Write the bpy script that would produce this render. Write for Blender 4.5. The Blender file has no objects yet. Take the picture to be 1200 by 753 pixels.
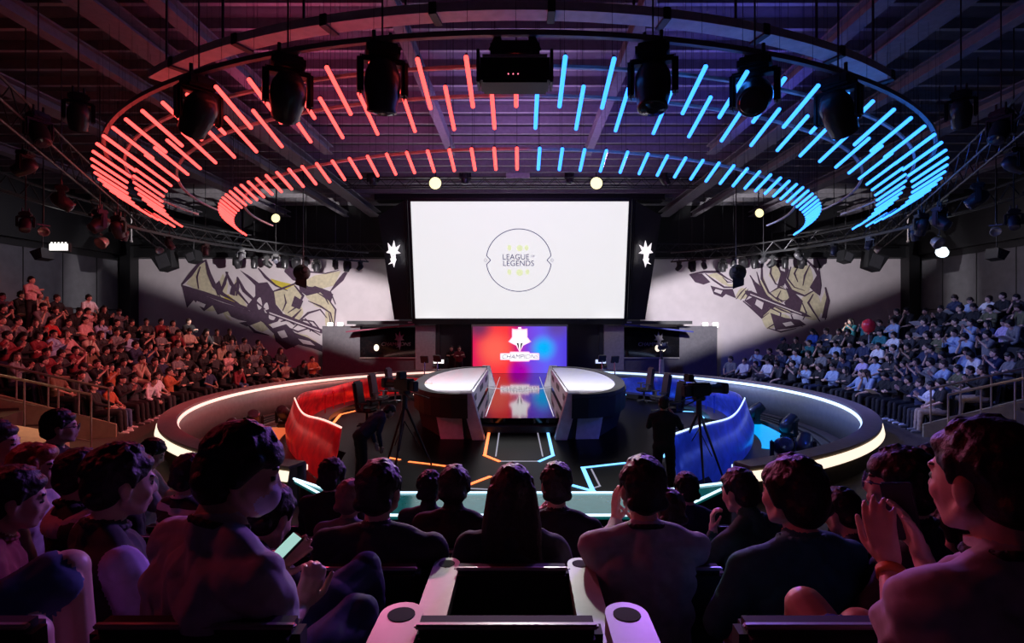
import bpy, bmesh, math, random
import numpy as np
from mathutils import Vector, Matrix, Euler, noise
sc = bpy.context.scene
col = sc.collection
random.seed(7)
# ---------------------------------------------------------------- camera
E = 2.9            # eye height above the walkway floor
F = 650.0          # focal length in pixels of the 1200 px wide frame
cam = bpy.data.cameras.new('camera'); cam.sensor_width = 36; cam.lens = F*36/1200
cam.shift_x = -9/1200; cam.clip_start = .05; cam.clip_end = 200
co = bpy.data.objects.new('camera', cam); col.objects.link(co)
co.location = (0, 0, E); co.rotation_euler = (math.pi/2, 0, 0); sc.camera = co
# ---------------------------------------------------------------- colour management, world
vs = sc.view_settings
vs.view_transform = 'Standard'; vs.look = 'None'; vs.gamma = 1; vs.use_curve_mapping = False; vs.exposure = 0
sc.cycles.use_denoising = True
sc.cycles.use_light_tree = True
sc.cycles.max_bounces = 6; sc.cycles.diffuse_bounces = 3; sc.cycles.glossy_bounces = 4
sc.cycles.sample_clamp_indirect = 4
w = bpy.data.worlds.new('world'); sc.world = w; w.use_nodes = True
w.node_tree.nodes['Background'].inputs[0].default_value = (.02, .014, .035, 1)
w.node_tree.nodes['Background'].inputs[1].default_value = .35

def lamp(kind, loc, target, color, power, size=.5, spot=60, blend=.5, name='stage_or_fill_lamp'):
    l = bpy.data.lights.new(name, kind); l.energy = power; l.color = color
    if kind == 'AREA': l.size = size
    else: l.shadow_soft_size = size
    if kind == 'SPOT': l.spot_size = math.radians(spot); l.spot_blend = blend
    o = bpy.data.objects.new(name, l); col.objects.link(o); o.location = loc
    o.rotation_euler = (Vector(target)-Vector(loc)).to_track_quat('-Z', 'Y').to_euler()
    return o
# audience wash on both stands, from the lighting ring over the stage; added fills among them
for s, c1, c2 in ((-1, (1, .26, .22), (1, .07, .10)), (1, (.36, .46, 1), (.12, .20, 1))):
    lamp('SPOT', (s*1.5, 20, 6.2), (s*13, 17.5, .8), c1, 2700, .3, 62, .6)
    lamp('SPOT', (s*2.6, 22, 6.0), (s*4.72, 28, 1.5), (.9, .86, .9), 260, .2, 22, .6)  # added fill that brightens the grey pillars, no fixture for it
    lamp('SPOT', (s*3, 12, 6.2), (s*12.5, 15, .8), c2, 1000, .3, 60, .7)
    lamp('SPOT', (s*2, 24, 6.0), (s*11.5, 22, .8), c1, 1200, .3, 50, .7)
    lamp('SPOT', (s*14, 22, 7.6), (s*20.5, 22, 4.3), (.85, .78, .9), 420, .4, 95, .9)  # added fill that brightens the side walls, no fixture for it
# coloured light on the people in the tiers facing the stage
lamp('SPOT', (3.2, 13, 6.3), (-1.5, 2.2, 1.9), (.50, .16, 1), 2300, .2, 30, .6)
lamp('SPOT', (-4.5, 12, 6.3), (-1.5, 2.6, 1.9), (1, .05, .12), 500, .2, 34, .6)
lamp('SPOT', (-3.2, 13, 6.3), (1.6, 1.8, 1.9), (1, .20, .48), 1300, .2, 26, .6)
lamp('SPOT', (4.5, 12, 6.3), (1.3, 2.4, 1.9), (.16, .16, 1), 700, .2, 34, .6)
lamp('SPOT', (0, 13.5, 6.2), (0, 1.9, 1.9), (.9, .88, .85), 2600, .2, 8, .6)  # added narrow white fill to keep the centre consoles grey
lamp('SPOT', (-6, 3.5, 6), (-.9, 1.5, 2), (1, .06, .10), 130, .3, 50, .7)  # added weak red fill on the back of the big man
# desks and stage
lamp('SPOT', (-1, 11, 6.4), (-2, 17.5, 1), (.92, .90, 1), 5200, .2, 34, .5)
lamp('SPOT', (1, 11, 6.4), (2, 17.5, 1), (.92, .90, 1), 5200, .2, 34, .5)
for s, c in ((-1, (1, .02, .03)), (1, (.03, .09, 1))):
    lamp('SPOT', (s*1.0, 12, 5.9), (s*5.6, 21.5, .3), c, 1500, .2, 45, .7)
    lamp('SPOT', (s*5, 15, 4.6), (s*10.5, 10.5, 5.6), c, 420, .2, 60, .8)  # added fill on the hanging lamp clusters, no source of its own
    lamp('SPOT', (s*8.6, 9.5, 5.8), (s*5.0, 13.0, .2), c, 900, .2, 40, .7)
    lamp('SPOT', (s*5.0, 17, 5.8), (s*8.6, 15.5, -.2), c, 500, .2, 50, .7)
# added fill without fixtures: purple / blue light along the roof steel
lamp('AREA', (-5, 14, 6.3), (-3, 14, 9), (1, .10, .30), 90, 4)
lamp('AREA', (5, 14, 6.3), (3, 14, 9), (.1, .1, 1), 110, 4)
lamp('AREA', (0, 15, 6.5), (0, 16, 9), (.55, .30, .9), 150, 3)

# ---------------------------------------------------------------- materials
MATS = {}
def mat(name, rgb=(.5, .5, .5), rough=.5, metal=0, emit=None, es=0, var=.12, scale=8, bump=0, trans=0, alpha=1):
    if name in MATS: return MATS[name]
    m = bpy.data.materials.new(name); m.use_nodes = True; MATS[name] = m
    nt = m.node_tree; b = nt.nodes['Principled BSDF']
    b.inputs['Roughness'].default_value = rough; b.inputs['Metallic'].default_value = metal
    c = tuple(rgb)+(1,)
    if var:
        tc = nt.nodes.new('ShaderNodeTexCoord'); n = nt.nodes.new('ShaderNodeTexNoise'); n.inputs['Scale'].default_value = scale; n.inputs['Detail'].default_value = 4
        r = nt.nodes.new('ShaderNodeValToRGB'); r.color_ramp.elements[0].position = .3; r.color_ramp.elements[1].position = .7
        r.color_ramp.elements[0].color = tuple(x*(1-var) for x in rgb)+(1,); r.color_ramp.elements[1].color = tuple(min(1, x*(1+var)) for x in rgb)+(1,)
        nt.links.new(tc.outputs['Object'], n.inputs['Vector']); nt.links.new(n.outputs['Fac'], r.inputs['Fac']); nt.links.new(r.outputs['Color'], b.inputs['Base Color'])
        if bump:
            bp = nt.nodes.new('ShaderNodeBump'); bp.inputs['Strength'].default_value = bump; bp.inputs['Distance'].default_value = .02
            nt.links.new(n.outputs['Fac'], bp.inputs['Height']); nt.links.new(bp.outputs['Normal'], b.inputs['Normal'])
    else: b.inputs['Base Color'].default_value = c
    if emit: b.inputs['Emission Color'].default_value = tuple(emit)+(1,); b.inputs['Emission Strength'].default_value = es
    if trans: b.inputs['Transmission Weight'].default_value = trans
    return m
M_black = mat('black_paint', (.012, .012, .014), .45)
M_dark = mat('dark_grey_paint', (.035, .034, .04), .5)
M_darkmetal = mat('dark_metal', (.06, .06, .065), .35, .8)
M_steel = mat('roof_steel', (.30, .28, .31), .5, .3)
M_deck = mat('roof_deck', (.10, .09, .11), .7)
M_chrome = mat('chrome', (.7, .7, .72), .18, 1)
M_wall = mat('grey_wall_paint', (.12, .115, .13), .8, scale=3)
M_mural = mat('pale_wall_paint', (.70, .62, .66), .8, var=.05, scale=2)
M_ink = mat('plum_wall_paint', (.075, .04, .075), .8)
M_olive = mat('olive_wall_paint', (.60, .53, .38), .8)
M_yellow = mat('yellow_wall_paint', (.62, .50, .06), .8)
M_floor = mat('dark_floor_metal', (.09, .075, .07), .55, .2, bump=.3, scale=60)
M_stage = mat('black_gloss_floor', (.008, .008, .010), .07, var=.3)
M_stage2 = mat('black_satin_floor', (.0018, .0018, .0022), .33, var=.3); M_stage2.node_tree.nodes['Principled BSDF'].inputs['IOR'].default_value = 1.10
M_trough = mat('brown_floor', (.07, .05, .045), .45)
M_red = mat('red_acrylic', (.65, .03, .03), .28, .55, emit=(1, .01, .02), es=.10, var=.5, scale=3, bump=.5)
M_blue = mat('blue_acrylic', (.10, .16, .75), .28, .55, emit=(.02, .06, 1), es=.14, var=.5, scale=3, bump=.5)
M_tube_r = mat('red_tube_light', (.8, .1, .1), .4, emit=(1, .066, .058), es=3.2, var=0)
M_tube_b = mat('blue_tube_light', (.1, .3, .8), .4, emit=(.03, .23, 1), es=3.2, var=0)
M_strip_w = mat('warm_white_led', (.8, .8, .8), .4, emit=(1, .62, .52), es=1.4, var=0)
M_strip_c = mat('cold_white_led', (.8, .8, .8), .4, emit=(.55, .72, 1), es=1.6, var=0)
M_strip_o = mat('orange_led', (.8, .3, .1), .4, emit=(1, .20, .05), es=2.2, var=0)
M_strip_b = mat('blue_led', (.1, .3, .8), .4, emit=(.16, .5, 1), es=2.2, var=0)
M_lens = mat('lamp_glass', (.06, .06, .08), .08, .2)
M_lit = mat('lit_lamp_glass', (1, .95, .7), .3, emit=(1, .88, .44), es=1.45, var=0)
M_litw = mat('white_lit_panel', (1, 1, 1), .4, emit=(1, .97, .92), es=1.6, var=0)
M_rim = mat('ledge_laminate', (.26, .19, .19), .4)
M_rimside = mat('grey_panel', (.17, .19, .18), .35, .1)
M_olivep = mat('outer_panel', (.16, .13, .07), .5)
M_silver = mat('silver_panel', (.62, .60, .66), .4, .1)
M_white = mat('white_laminate', (.85, .85, .88), .3, var=.04)
M_console = mat('grey_laminate', (.34, .37, .31), .35, var=.05, scale=20)
M_teal = mat('teal_glass', (.02, .20, .21), .12, .3, emit=(.02, .45, .45), es=.14)

# ---------------------------------------------------------------- mesh helpers
class MB:
    def __init__(s): s.v = []; s.f = []; s.m = []
    def add(s, v, f, mi=0):
        n = len(s.v); s.v += [tuple(p) for p in v]; s.f += [tuple(i+n for i in q) for q in f]; s.m += [mi]*len(f); return s
    def box(s, c, d, rot=None, mi=0, bev=0):
        x, y, z = (k/2 for k in d)
        if bev:
            b = min(bev, x*.9, y*.9, z*.9); pts = []
            bm = bmesh.new(); bmesh.ops.create_cube(bm, size=1)
            bmesh.ops.scale(bm, vec=d, verts=bm.verts); bmesh.ops.bevel(bm, geom=bm.edges[:]+bm.verts[:], offset=b, segments=2, affect='EDGES')
            bm.verts.index_update(); v = [p.co.copy() for p in bm.verts]; f = [[q.index for q in g.verts] for g in bm.faces]; bm.free()
        else:
            v = [Vector((i*x, j*y, k*z)) for i in (-1, 1) for j in (-1, 1) for k in (-1, 1)]
            f = [(0, 1, 3, 2), (4, 6, 7, 5), (0, 4, 5, 1), (2, 3, 7, 6), (0, 2, 6, 4), (1, 5, 7, 3)]
        R = rot.to_matrix() if isinstance(rot, Euler) else rot
        if R: v = [R @ p for p in v]
        return s.add([p+Vector(c) for p in v], f, mi)
    def tube(s, a, b, r, r2=None, n=10, mi=0, caps=True):
        a = Vector(a); b = Vector(b); r2 = r if r2 is None else r2
        q = (b-a).to_track_quat('Z', 'Y'); v = []
        for p, rr in ((a, r), (b, r2)):
            v += [p+q @ Vector((rr*math.cos(2*math.pi*i/n), rr*math.sin(2*math.pi*i/n), 0)) for i in range(n)]
        f = [(i, (i+1) % n, n+(i+1) % n, n+i) for i in range(n)]
        if caps: f += [tuple(range(n))[::-1], tuple(range(n, 2*n))]
        return s.add(v, f, mi)
    def path(s, pts, r, n=8, mi=0):
        for a, b in zip(pts, pts[1:]): s.tube(a, b, r, n=n, mi=mi)
        return s
    def lathe(s, prof, a=(0, 0, 0), axis=(0, 0, 1), n=20, mi=0):      # prof = [(r, h)]
        q = Vector(axis).to_track_quat('Z', 'Y'); a = Vector(a); v = []
        for r, h in prof: v += [a+q @ Vector((r*math.cos(2*math.pi*i/n), r*math.sin(2*math.pi*i/n), h)) for i in range(n)]
        f = []
        for k in range(len(prof)-1): f += [(k*n+i, k*n+(i+1) % n, (k+1)*n+(i+1) % n, (k+1)*n+i) for i in range(n)]
        f += [tuple(range(n))[::-1], tuple(range((len(prof)-1)*n, len(prof)*n))]
        return s.add(v, f, mi)
    def ell(s, c, r, rot=None, n=14, m=9, mi=0):
        v = [Vector((0, 0, -1))]
        for j in range(1, m):
            t = -math.pi/2+math.pi*j/m
            v += [Vector((math.cos(t)*math.cos(2*math.pi*i/n), math.cos(t)*math.sin(2*math.pi*i/n), math.sin(t))) for i in range(n)]
        v.append(Vector((0, 0, 1))); L = len(v)-1; f = []
        for i in range(n):
            f.append((0, 1+(i+1) % n, 1+i)); f.append((L, L-n+i, L-n+(i+1) % n))
            for j in range(m-2): a = 1+j*n; f.append((a+i, a+(i+1) % n, a+n+(i+1) % n, a+n+i))
        v = [Vector((p.x*r[0], p.y*r[1], p.z*r[2])) for p in v]
        if rot: v = [rot @ p for p in v]
        return s.add([p+Vector(c) for p in v], f, mi)
    def prism(s, poly, z0, z1, mi=0):
        n = len(poly); v = [(x, y, z0) for x, y in poly]+[(x, y, z1) for x, y in poly]
        return s.add(v, [tuple(range(n))[::-1], tuple(range(n, 2*n))]+[(i, (i+1) % n, n+(i+1) % n, n+i) for i in range(n)], mi)
    def arc(s, prof, c, a0, a1, n=48, rf=None, mi=0):      # prof = closed [(r, z)]; angle 0 = -x side (mirror s.t. front positive)
        m = len(prof); v = []
        for k in range(n+1):
            a = a0+(a1-a0)*k/n
            for r, z in prof: rr = r+(rf(a) if rf else 0); v.append((c[0]+rr*math.cos(a), c[1]+rr*math.sin(a), z))
        f = [(k*m+i, k*m+(i+1) % m, (k+1)*m+(i+1) % m, (k+1)*m+i) for k in range(n) for i in range(m)]
        if abs(abs(a1-a0)-2*math.pi) > 1e-4: f += [tuple(range(m))[::-1], tuple(range(n*m, n*m+m))]
        return s.add(v, f, mi)
    def mesh(s, name, mats, smooth=False):
        me = bpy.data.meshes.new(name); me.from_pydata(s.v, [], s.f)
        for q in (mats if isinstance(mats, (list, tuple)) else [mats]): me.materials.append(q)
        me.polygons.foreach_set('material_index', s.m)
        bm = bmesh.new(); bm.from_mesh(me); bmesh.ops.recalc_face_normals(bm, faces=bm.faces); bm.to_mesh(me); bm.free()
        if smooth: me.polygons.foreach_set('use_smooth', [True]*len(me.polygons)); 
        return me
    def build(s, name, mats, parent=None, smooth=False, **kw):
        o = bpy.data.objects.new(name, s.mesh(name, mats, smooth)); col.objects.link(o)
        if parent: o.parent = parent
        return tag(o, **kw)
def tag(o, label=None, cat=None, group=None, kind=None):
    if label: o['label'] = label
    if cat: o['category'] = cat
    if group: o['group'] = group
    if kind: o['kind'] = kind
    return o
def empty(name, loc, rz=0, **kw):
    o = bpy.data.objects.new(name, None); col.objects.link(o); o.location = loc
    o.rotation_euler = rz if isinstance(rz, (tuple, Euler)) else (0, 0, rz); return tag(o, **kw)
def kids(o): return [c for c in bpy.data.objects if c.parent == o]
KIDS = {}
def copy_tree(o, parent=None):
    c = o.copy(); col.objects.link(c); c.parent = parent
    if o.name not in KIDS: KIDS[o.name] = kids(o)
    for ch in KIDS[o.name]: copy_tree(ch, c)
    return c
def at(px, py, d): return Vector(((px-609)*d/F, d, E-(py-376)*d/F))
def smooth_by(o, ang=40):
    me = o.data; me.polygons.foreach_set('use_smooth', [True]*len(me.polygons))
    try: me.set_sharp_from_angle(angle=math.radians(ang))
    except Exception: pass
    return o
def text_mesh(body, size, extrude=.004, xscale=1, shear=0, space=1):
    cu = bpy.data.curves.new('txt', 'FONT'); cu.body = body; cu.size = size; cu.extrude = extrude; cu.align_x = 'CENTER'; cu.align_y = 'CENTER'; cu.shear = shear; cu.space_character = space
    o = bpy.data.objects.new('txt', cu); col.objects.link(o); bpy.context.view_layer.update()
    me = bpy.data.meshes.new_from_object(o.evaluated_get(bpy.context.evaluated_depsgraph_get()))
    bpy.data.objects.remove(o); bpy.data.curves.remove(cu)
    if xscale != 1: me.transform(Matrix.Scale(xscale, 4, (1, 0, 0)))
    me.transform(Matrix.Rotation(math.pi/2, 4, 'X'))   # upright, facing -y
    return me
def put_text(name, body, size, loc, m, parent, rot=(0, 0, 0), **kw):
    me = text_mesh(body, size, **kw); me.materials.clear(); me.materials.append(m)
    o = bpy.data.objects.new(name, me); col.objects.link(o); o.parent = parent; o.location = loc; o.rotation_euler = rot
    return o
PI = math.pi
C0 = (0, 17.5)     # centre of the stage ring
def ang(deg_back, side):      # angle on the ring: 0 = straight out to the side, + towards the camera
    a = math.radians(deg_back)
    return PI+a if side < 0 else -a
# ================================================================ SETTING
YB, XW = 29.0, 20.6
m = MB(); m.arc([(9.45, -.02), (9.45, 0), (22, 0), (22, -.02)], C0, 0, 2*PI, 96); m.build('floor', M_floor, kind='structure')
m = MB(); m.arc([(.01, -.45), (.01, -.40), (9.5, -.40), (9.5, -.45)], C0, 0, 2*PI, 96); m.build('floor_trough', M_trough, kind='structure')
# raised black glossy stage floor with its front part
pts = [(6.35*math.cos(a), 17.5+6.35*math.sin(a)) for a in [math.radians(-52+284*k/60) for k in range(61)]]
pts += [(-3.4, 9.3), (-2.6, 8.0), (2.6, 8.0), (3.4, 9.3)]
m = MB(); m.prism(pts, -.40, -.05); m.build('floor_stage', M_stage2, kind='structure')
m = MB()
stp = [(2.2*math.sin(t), 15.15-.22*math.cos(t*1.0)) for t in [(-PI/2)+PI*k/12 for k in range(13)]]
m.prism([(-2.6, 16.2)]+[(x*.75, y) for x, y in stp]+[(2.6, 16.2), (2.6, 27.8), (-2.6, 27.8)], -.05, .30)
m.build('floor_platform', M_stage, kind='structure')
m = MB(); m.prism([(x*.82, y-.28) for x, y in stp]+[(1.8, 15.2), (-1.8, 15.2)], -.05, .12); m.build('trim_1', M_dark, kind='structure')
# walls
m = MB(); m.box((0, YB+.15, 4), (2*XW+1, .3, 10.5)); m.build('wall_back', M_wall, kind='structure')
for s, nm in ((-1, 'left'), (1, 'right')):
    m = MB(); m.box((s*(XW+.15), 14, 3), (.3, 31, 6.3)); m.box((s*(XW+.12), 14, 8), (.32, 31, 4), mi=1)
    m.box((s*(XW-.02), 14, 3.5), (.06, 30, .05), mi=1)
    for k in range(15): m.box((s*(XW-.01), 1+k*2, 4.4), (.03, .03, 3.4), mi=1)
    m.build('wall_'+nm, [M_wall, M_black], kind='structure')
    m = MB(); m.box((s*(XW-.45), YB-.35, 4), (.55, .7, 9)); m.build('trim_2' if s < 0 else 'trim_3', M_black, kind='structure')
    m = MB(); m.box((s*(XW-.02), 20, 7.3), (.5, 18, 2.0)); m.build('trim_4' if s < 0 else 'trim_5', M_black, kind='structure')
m = MB(); m.box((0, -.9, 4), (44, .3, 10.5)); m.build('wall_front', M_black, kind='structure')
m = MB(); m.box((0, YB-.2, 7.7), (2*XW-1.4, .5, 3.0)); m.build('trim_6', M_black, kind='structure')
# roof: deck, cross ribs, long beams
m = MB(); m.box((0, 14, 9.35), (2*XW+2, 31.5, .2)); m.build('ceiling', M_deck, kind='structure')
m = MB()
for k in range(32):
    y = .5+k*.9
    m.box((0, y, 8.95), (2*XW, .10, .22)); m.box((0, y+.42, 9.12), (2*XW, .05, .12))
m.build('ceiling_ribs', M_steel, kind='structure')
M_beam = mat('beam_steel', (.20, .18, .21), .6, .2)
for k, (x, z, wd) in enumerate(((-2.2, 8.4, .22), (2.2, 8.4, .22), (-6.2, 8.45, .3), (6.2, 8.45, .3), (-7.4, 8.4, .55), (7.4, 8.4, .55), (-8.9, 8.4, .25), (8.9, 8.4, .25), (-12, 8.4, .5), (12, 8.4, .5), (-16.5, 8.4, .4), (16.5, 8.4, .4))):
    L_ = 18.5 if abs(x) < 7 else 29
    m = MB(); m.box((x, L_/2-.5, z+.12), (wd, L_, .04)); m.box((x, L_/2-.5, z-.12), (wd, L_, .04)); m.box((x, L_/2-.5, z), (.05, L_, .24)); m.build('ceiling_beam', M_beam, kind='structure')
# tiers of the two stands (concentric) and of the seats in front of the camera
NR = 7
def row_r(k): return 11.35+.85*k
def row_z(k): return .42*k
FARA = [-39, -36, -33, -28, -23, -18, -13]
for s in (-1, 1):
    for k in range(1, NR+1):
        r0 = row_r(k)-.35; z = row_z(min(k, NR)) if k < NR else row_z(NR-1)+.1
        r1 = row_r(k)+.5 if k < NR else 24
        fa = FARA[min(k, NR-1)]-2
        m = MB(); m.arc([(r0, 0), (r0, z), (r1, z), (r1, 0)], C0, ang(fa, s), ang(19.5, s), 30); m.build('stand_tier', M_trough, kind='structure')
        # steps of the aisle next to the stand
        m = MB(); m.arc([(r0-.12, 0), (r0-.12, z*.93), (r1, z*.93), (r1, 0)], C0, ang(19.6, s), ang(24.5, s), 6); m.build('aisle_step', M_trough, kind='structure')
TIER = [(-.75, 1.95, 1.30), (1.95, 2.9, .95), (2.9, 3.8, .70), (3.8, 4.7, .45), (4.7, 5.6, .22)]
for y0, y1, z in TIER:
    m = MB(); m.box((0, (y0+y1)/2, z/2), (16, y1-y0, z)); m.build('seating_tier', M_trough, kind='structure')
# ================================================================ MURALS (flat wall paintings: plain abstract brush shapes)
def catmull(p, n=6):
    out = []; L = len(p)
    for i in range(L):
        a, b, c, d = (Vector(p[(i+j-1) % L]) for j in range(4))
        for k in range(n):
            t = k/n; out.append(.5*((2*b)+(c-a)*t+(2*a-5*b+4*c-d)*t*t+(3*b-a-3*c+d)*t**3))
    return out
def mural(s, name, shapes, label):
    x0, x1 = (-19.9, -6.3) if s < 0 else (6.3, 20.3)
    root = empty(name, (0, YB-.02, 0), label=label, cat='mural')
    z1 = 6.16
    m = MB(); m.box(((x0+x1)/2, -.02, z1/2), (x1-x0, .04, z1)); m.build('painted_ground', M_mural, root)
    for li, (mt, poly, sm) in enumerate(shapes):
        P = [((px-609)*YB/F, E-(py-376)*YB/F) for px, py in poly]
        if sm: P = [tuple(q) for q in catmull([(x, z, 0) for x, z in P], 5)]; P = [(q[0], q[1]) for q in P]
        t = .043+.0012*li; n = len(P)
        from mathutils.geometry import tessellate_polygon
        tri = tessellate_polygon([[Vector((x, z, 0)) for x, z in P]])
        m = MB(); v = [(x, -t, z) for x, z in P]+[(x, -.03, z) for x, z in P]
        m.add(v, [tuple(q) for q in tri]+[tuple(i+n for i in q[::-1]) for q in tri]+[(i, (i+1) % n, n+(i+1) % n, n+i) for i in range(n)])
        me = bpy.data.meshes.new('painted_shape'); me.from_pydata(m.v, [], m.f); me.materials.append(mt)
        bm = bmesh.new(); bm.from_mesh(me); bm.normal_update()
        for q in bm.faces:
            c = q.calc_center_median()
            if abs(q.normal.y) > .9 and (q.normal.y > 0) == (c.y < -.035): q.normal_flip()
        bm.to_mesh(me); bm.free()
        o = bpy.data.objects.new('painted_shape', me); col.objects.link(o); o.parent = root
K, O, Y, G = M_ink, M_olive, M_yellow, M_mural
def stroke(pts, w):      # tapered brush stroke
    P = [Vector((x, y, 0)) for x, y in pts]; n = len(P); L, R_ = [], []
    for i, p in enumerate(P):
        d = (P[min(i+1, n-1)]-P[max(i-1, 0)]).normalized(); t = i/(n-1); k = w*(.25+.75*math.sin(PI*min(1, t*1.15+.05))); q = Vector((-d.y, d.x, 0))*k/2
        L.append(((p+q).x, (p+q).y)); R_.append(((p-q).x, (p-q).y))
    return (K, L+R_[::-1], 0)
S = stroke
left_shapes = [
 (O, [(219,332),(236,309),(243,306),(245,324),(250,338),(262,346),(272,350),(284,360),(262,353),(238,343)], 0), (O, [(252,340),(262,320),(268,332),(266,346)], 0), (O, [(270,348),(277,326),(282,342),(292,362)], 0),
 (O, [(230,348),(250,352),(262,360),(246,364),(232,356)], 1), (O, [(262,362),(276,366),(284,374),(268,374)], 1),
 (O, [(318,342),(346,332),(354,346),(348,358),(334,366),(324,356)], 0), (O, [(350,332),(370,322),(400,317),(392,334),(376,338),(360,336)], 0), (O, [(358,346),(374,341),(386,350),(386,364),(370,358)], 0), (O, [(384,352),(392,362),(391,380),(382,380)], 1),
 (O, [(336,362),(350,356),(356,366),(346,378),(336,372)], 1), (O, [(304,374),(318,380),(308,388),(296,380)], 1), (O, [(340,388),(360,392),(372,400),(352,402)], 0), (O, [(326,384),(340,394),(332,402),(320,394)], 0),
 (Y, [(318,326),(332,330),(346,333),(336,339),(322,334)], 0), (Y, [(262,350),(268,344),(282,357),(274,356)], 0),
 (K, [(282,316),(292,322),(304,331),(314,330),(322,342),(324,356),(332,366),(326,376),(314,380),(300,372),(290,358),(300,346),(300,334),(292,326)], 0),
 (K, [(214,334),(236,344),(262,354),(286,361),(300,366),(306,376),(290,382),(274,374),(268,364),(256,368),(250,357),(240,364),(228,351),(220,360)], 0),
 (K, [(350,328),(362,335),(378,337),(391,344),(388,354),(376,342),(360,346),(352,340)], 0), (K, [(394,330),(402,320),(411,313),(403,328),(386,343)], 0), (K, [(336,306),(346,304),(354,316),(352,330),(344,328),(334,318)], 0),
 (K, [(320,384),(336,379),(346,389),(362,395),(378,404),(385,414),(366,407),(350,403),(336,409),(324,399)], 0), (K, [(346,346),(356,352),(352,362),(342,358)], 0), (K, [(252,334),(258,328),(262,340),(256,346)], 0), (K, [(272,336),(278,330),(276,346),(270,344)], 0),
 (G, [(302,352),(306,348),(308,358),(304,362)], 1), (G, [(310,358),(314,354),(316,364),(312,366)], 1), (G, [(326,388),(334,386),(338,394),(330,396)], 0), (G, [(350,396),(364,399),(370,404),(356,402)], 0), (G, [(318,364),(324,366),(322,374),(316,372)], 1), (G, [(232,352),(242,356),(240,360),(230,356)], 0), (G, [(266,368),(280,374),(290,376),(276,378)], 0),
 S([(214,333),(224,322),(234,309),(243,304)], 4.5), S([(242,304),(246,320),(252,334),(262,344),(276,352),(292,364)], 5), S([(258,345),(264,332),(268,318)], 4), S([(266,318),(272,332),(282,344),(294,358)], 4), S([(278,346),(280,336),(279,324)], 3.5), S([(279,324),(287,340),(300,352),(312,362)], 4),
 S([(214,334),(240,343),(266,352),(300,364),(318,368)], 5), S([(236,312),(232,324),(234,338)], 1.5), S([(258,334),(256,342),(260,348)], 1.5), S([(304,314),(312,324),(324,334),(338,340)], 3), S([(318,342),(330,338),(346,332),(352,324)], 2.5), S([(346,334),(356,346),(350,358),(338,366)], 3),
 S([(334,344),(336,354),(332,364)], 1.8), S([(318,342),(322,356),(332,370),(346,380)], 3.5), S([(352,326),(364,318),(382,320),(398,316)], 2), S([(354,342),(370,336),(388,342),(394,356)], 3), S([(362,352),(376,358),(388,366),(392,382)], 2), S([(372,342),(382,348),(386,356)], 2), S([(384,348),(394,362),(392,384)], 1.8), S([(386,366),(388,376),(386,384)], 1.4),
 S([(348,378),(362,366),(376,362),(384,372)], 2.5), S([(344,384),(356,374),(368,376),(378,388)], 2.2), S([(330,376),(344,372),(354,362)], 3), S([(358,372),(366,380),(364,388)], 1.6), S([(306,372),(318,384),(332,398),(346,406)], 3.5), S([(336,382),(350,388),(362,384),(376,392)], 2), S([(290,378),(300,388),(316,392)], 3),
 (K, [(312,363),(318,361),(378,385),(378,390),(316,368)], 0), (G, [(317,365),(376,386.6),(376,387.8),(317,366.6)], 0)]
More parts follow.
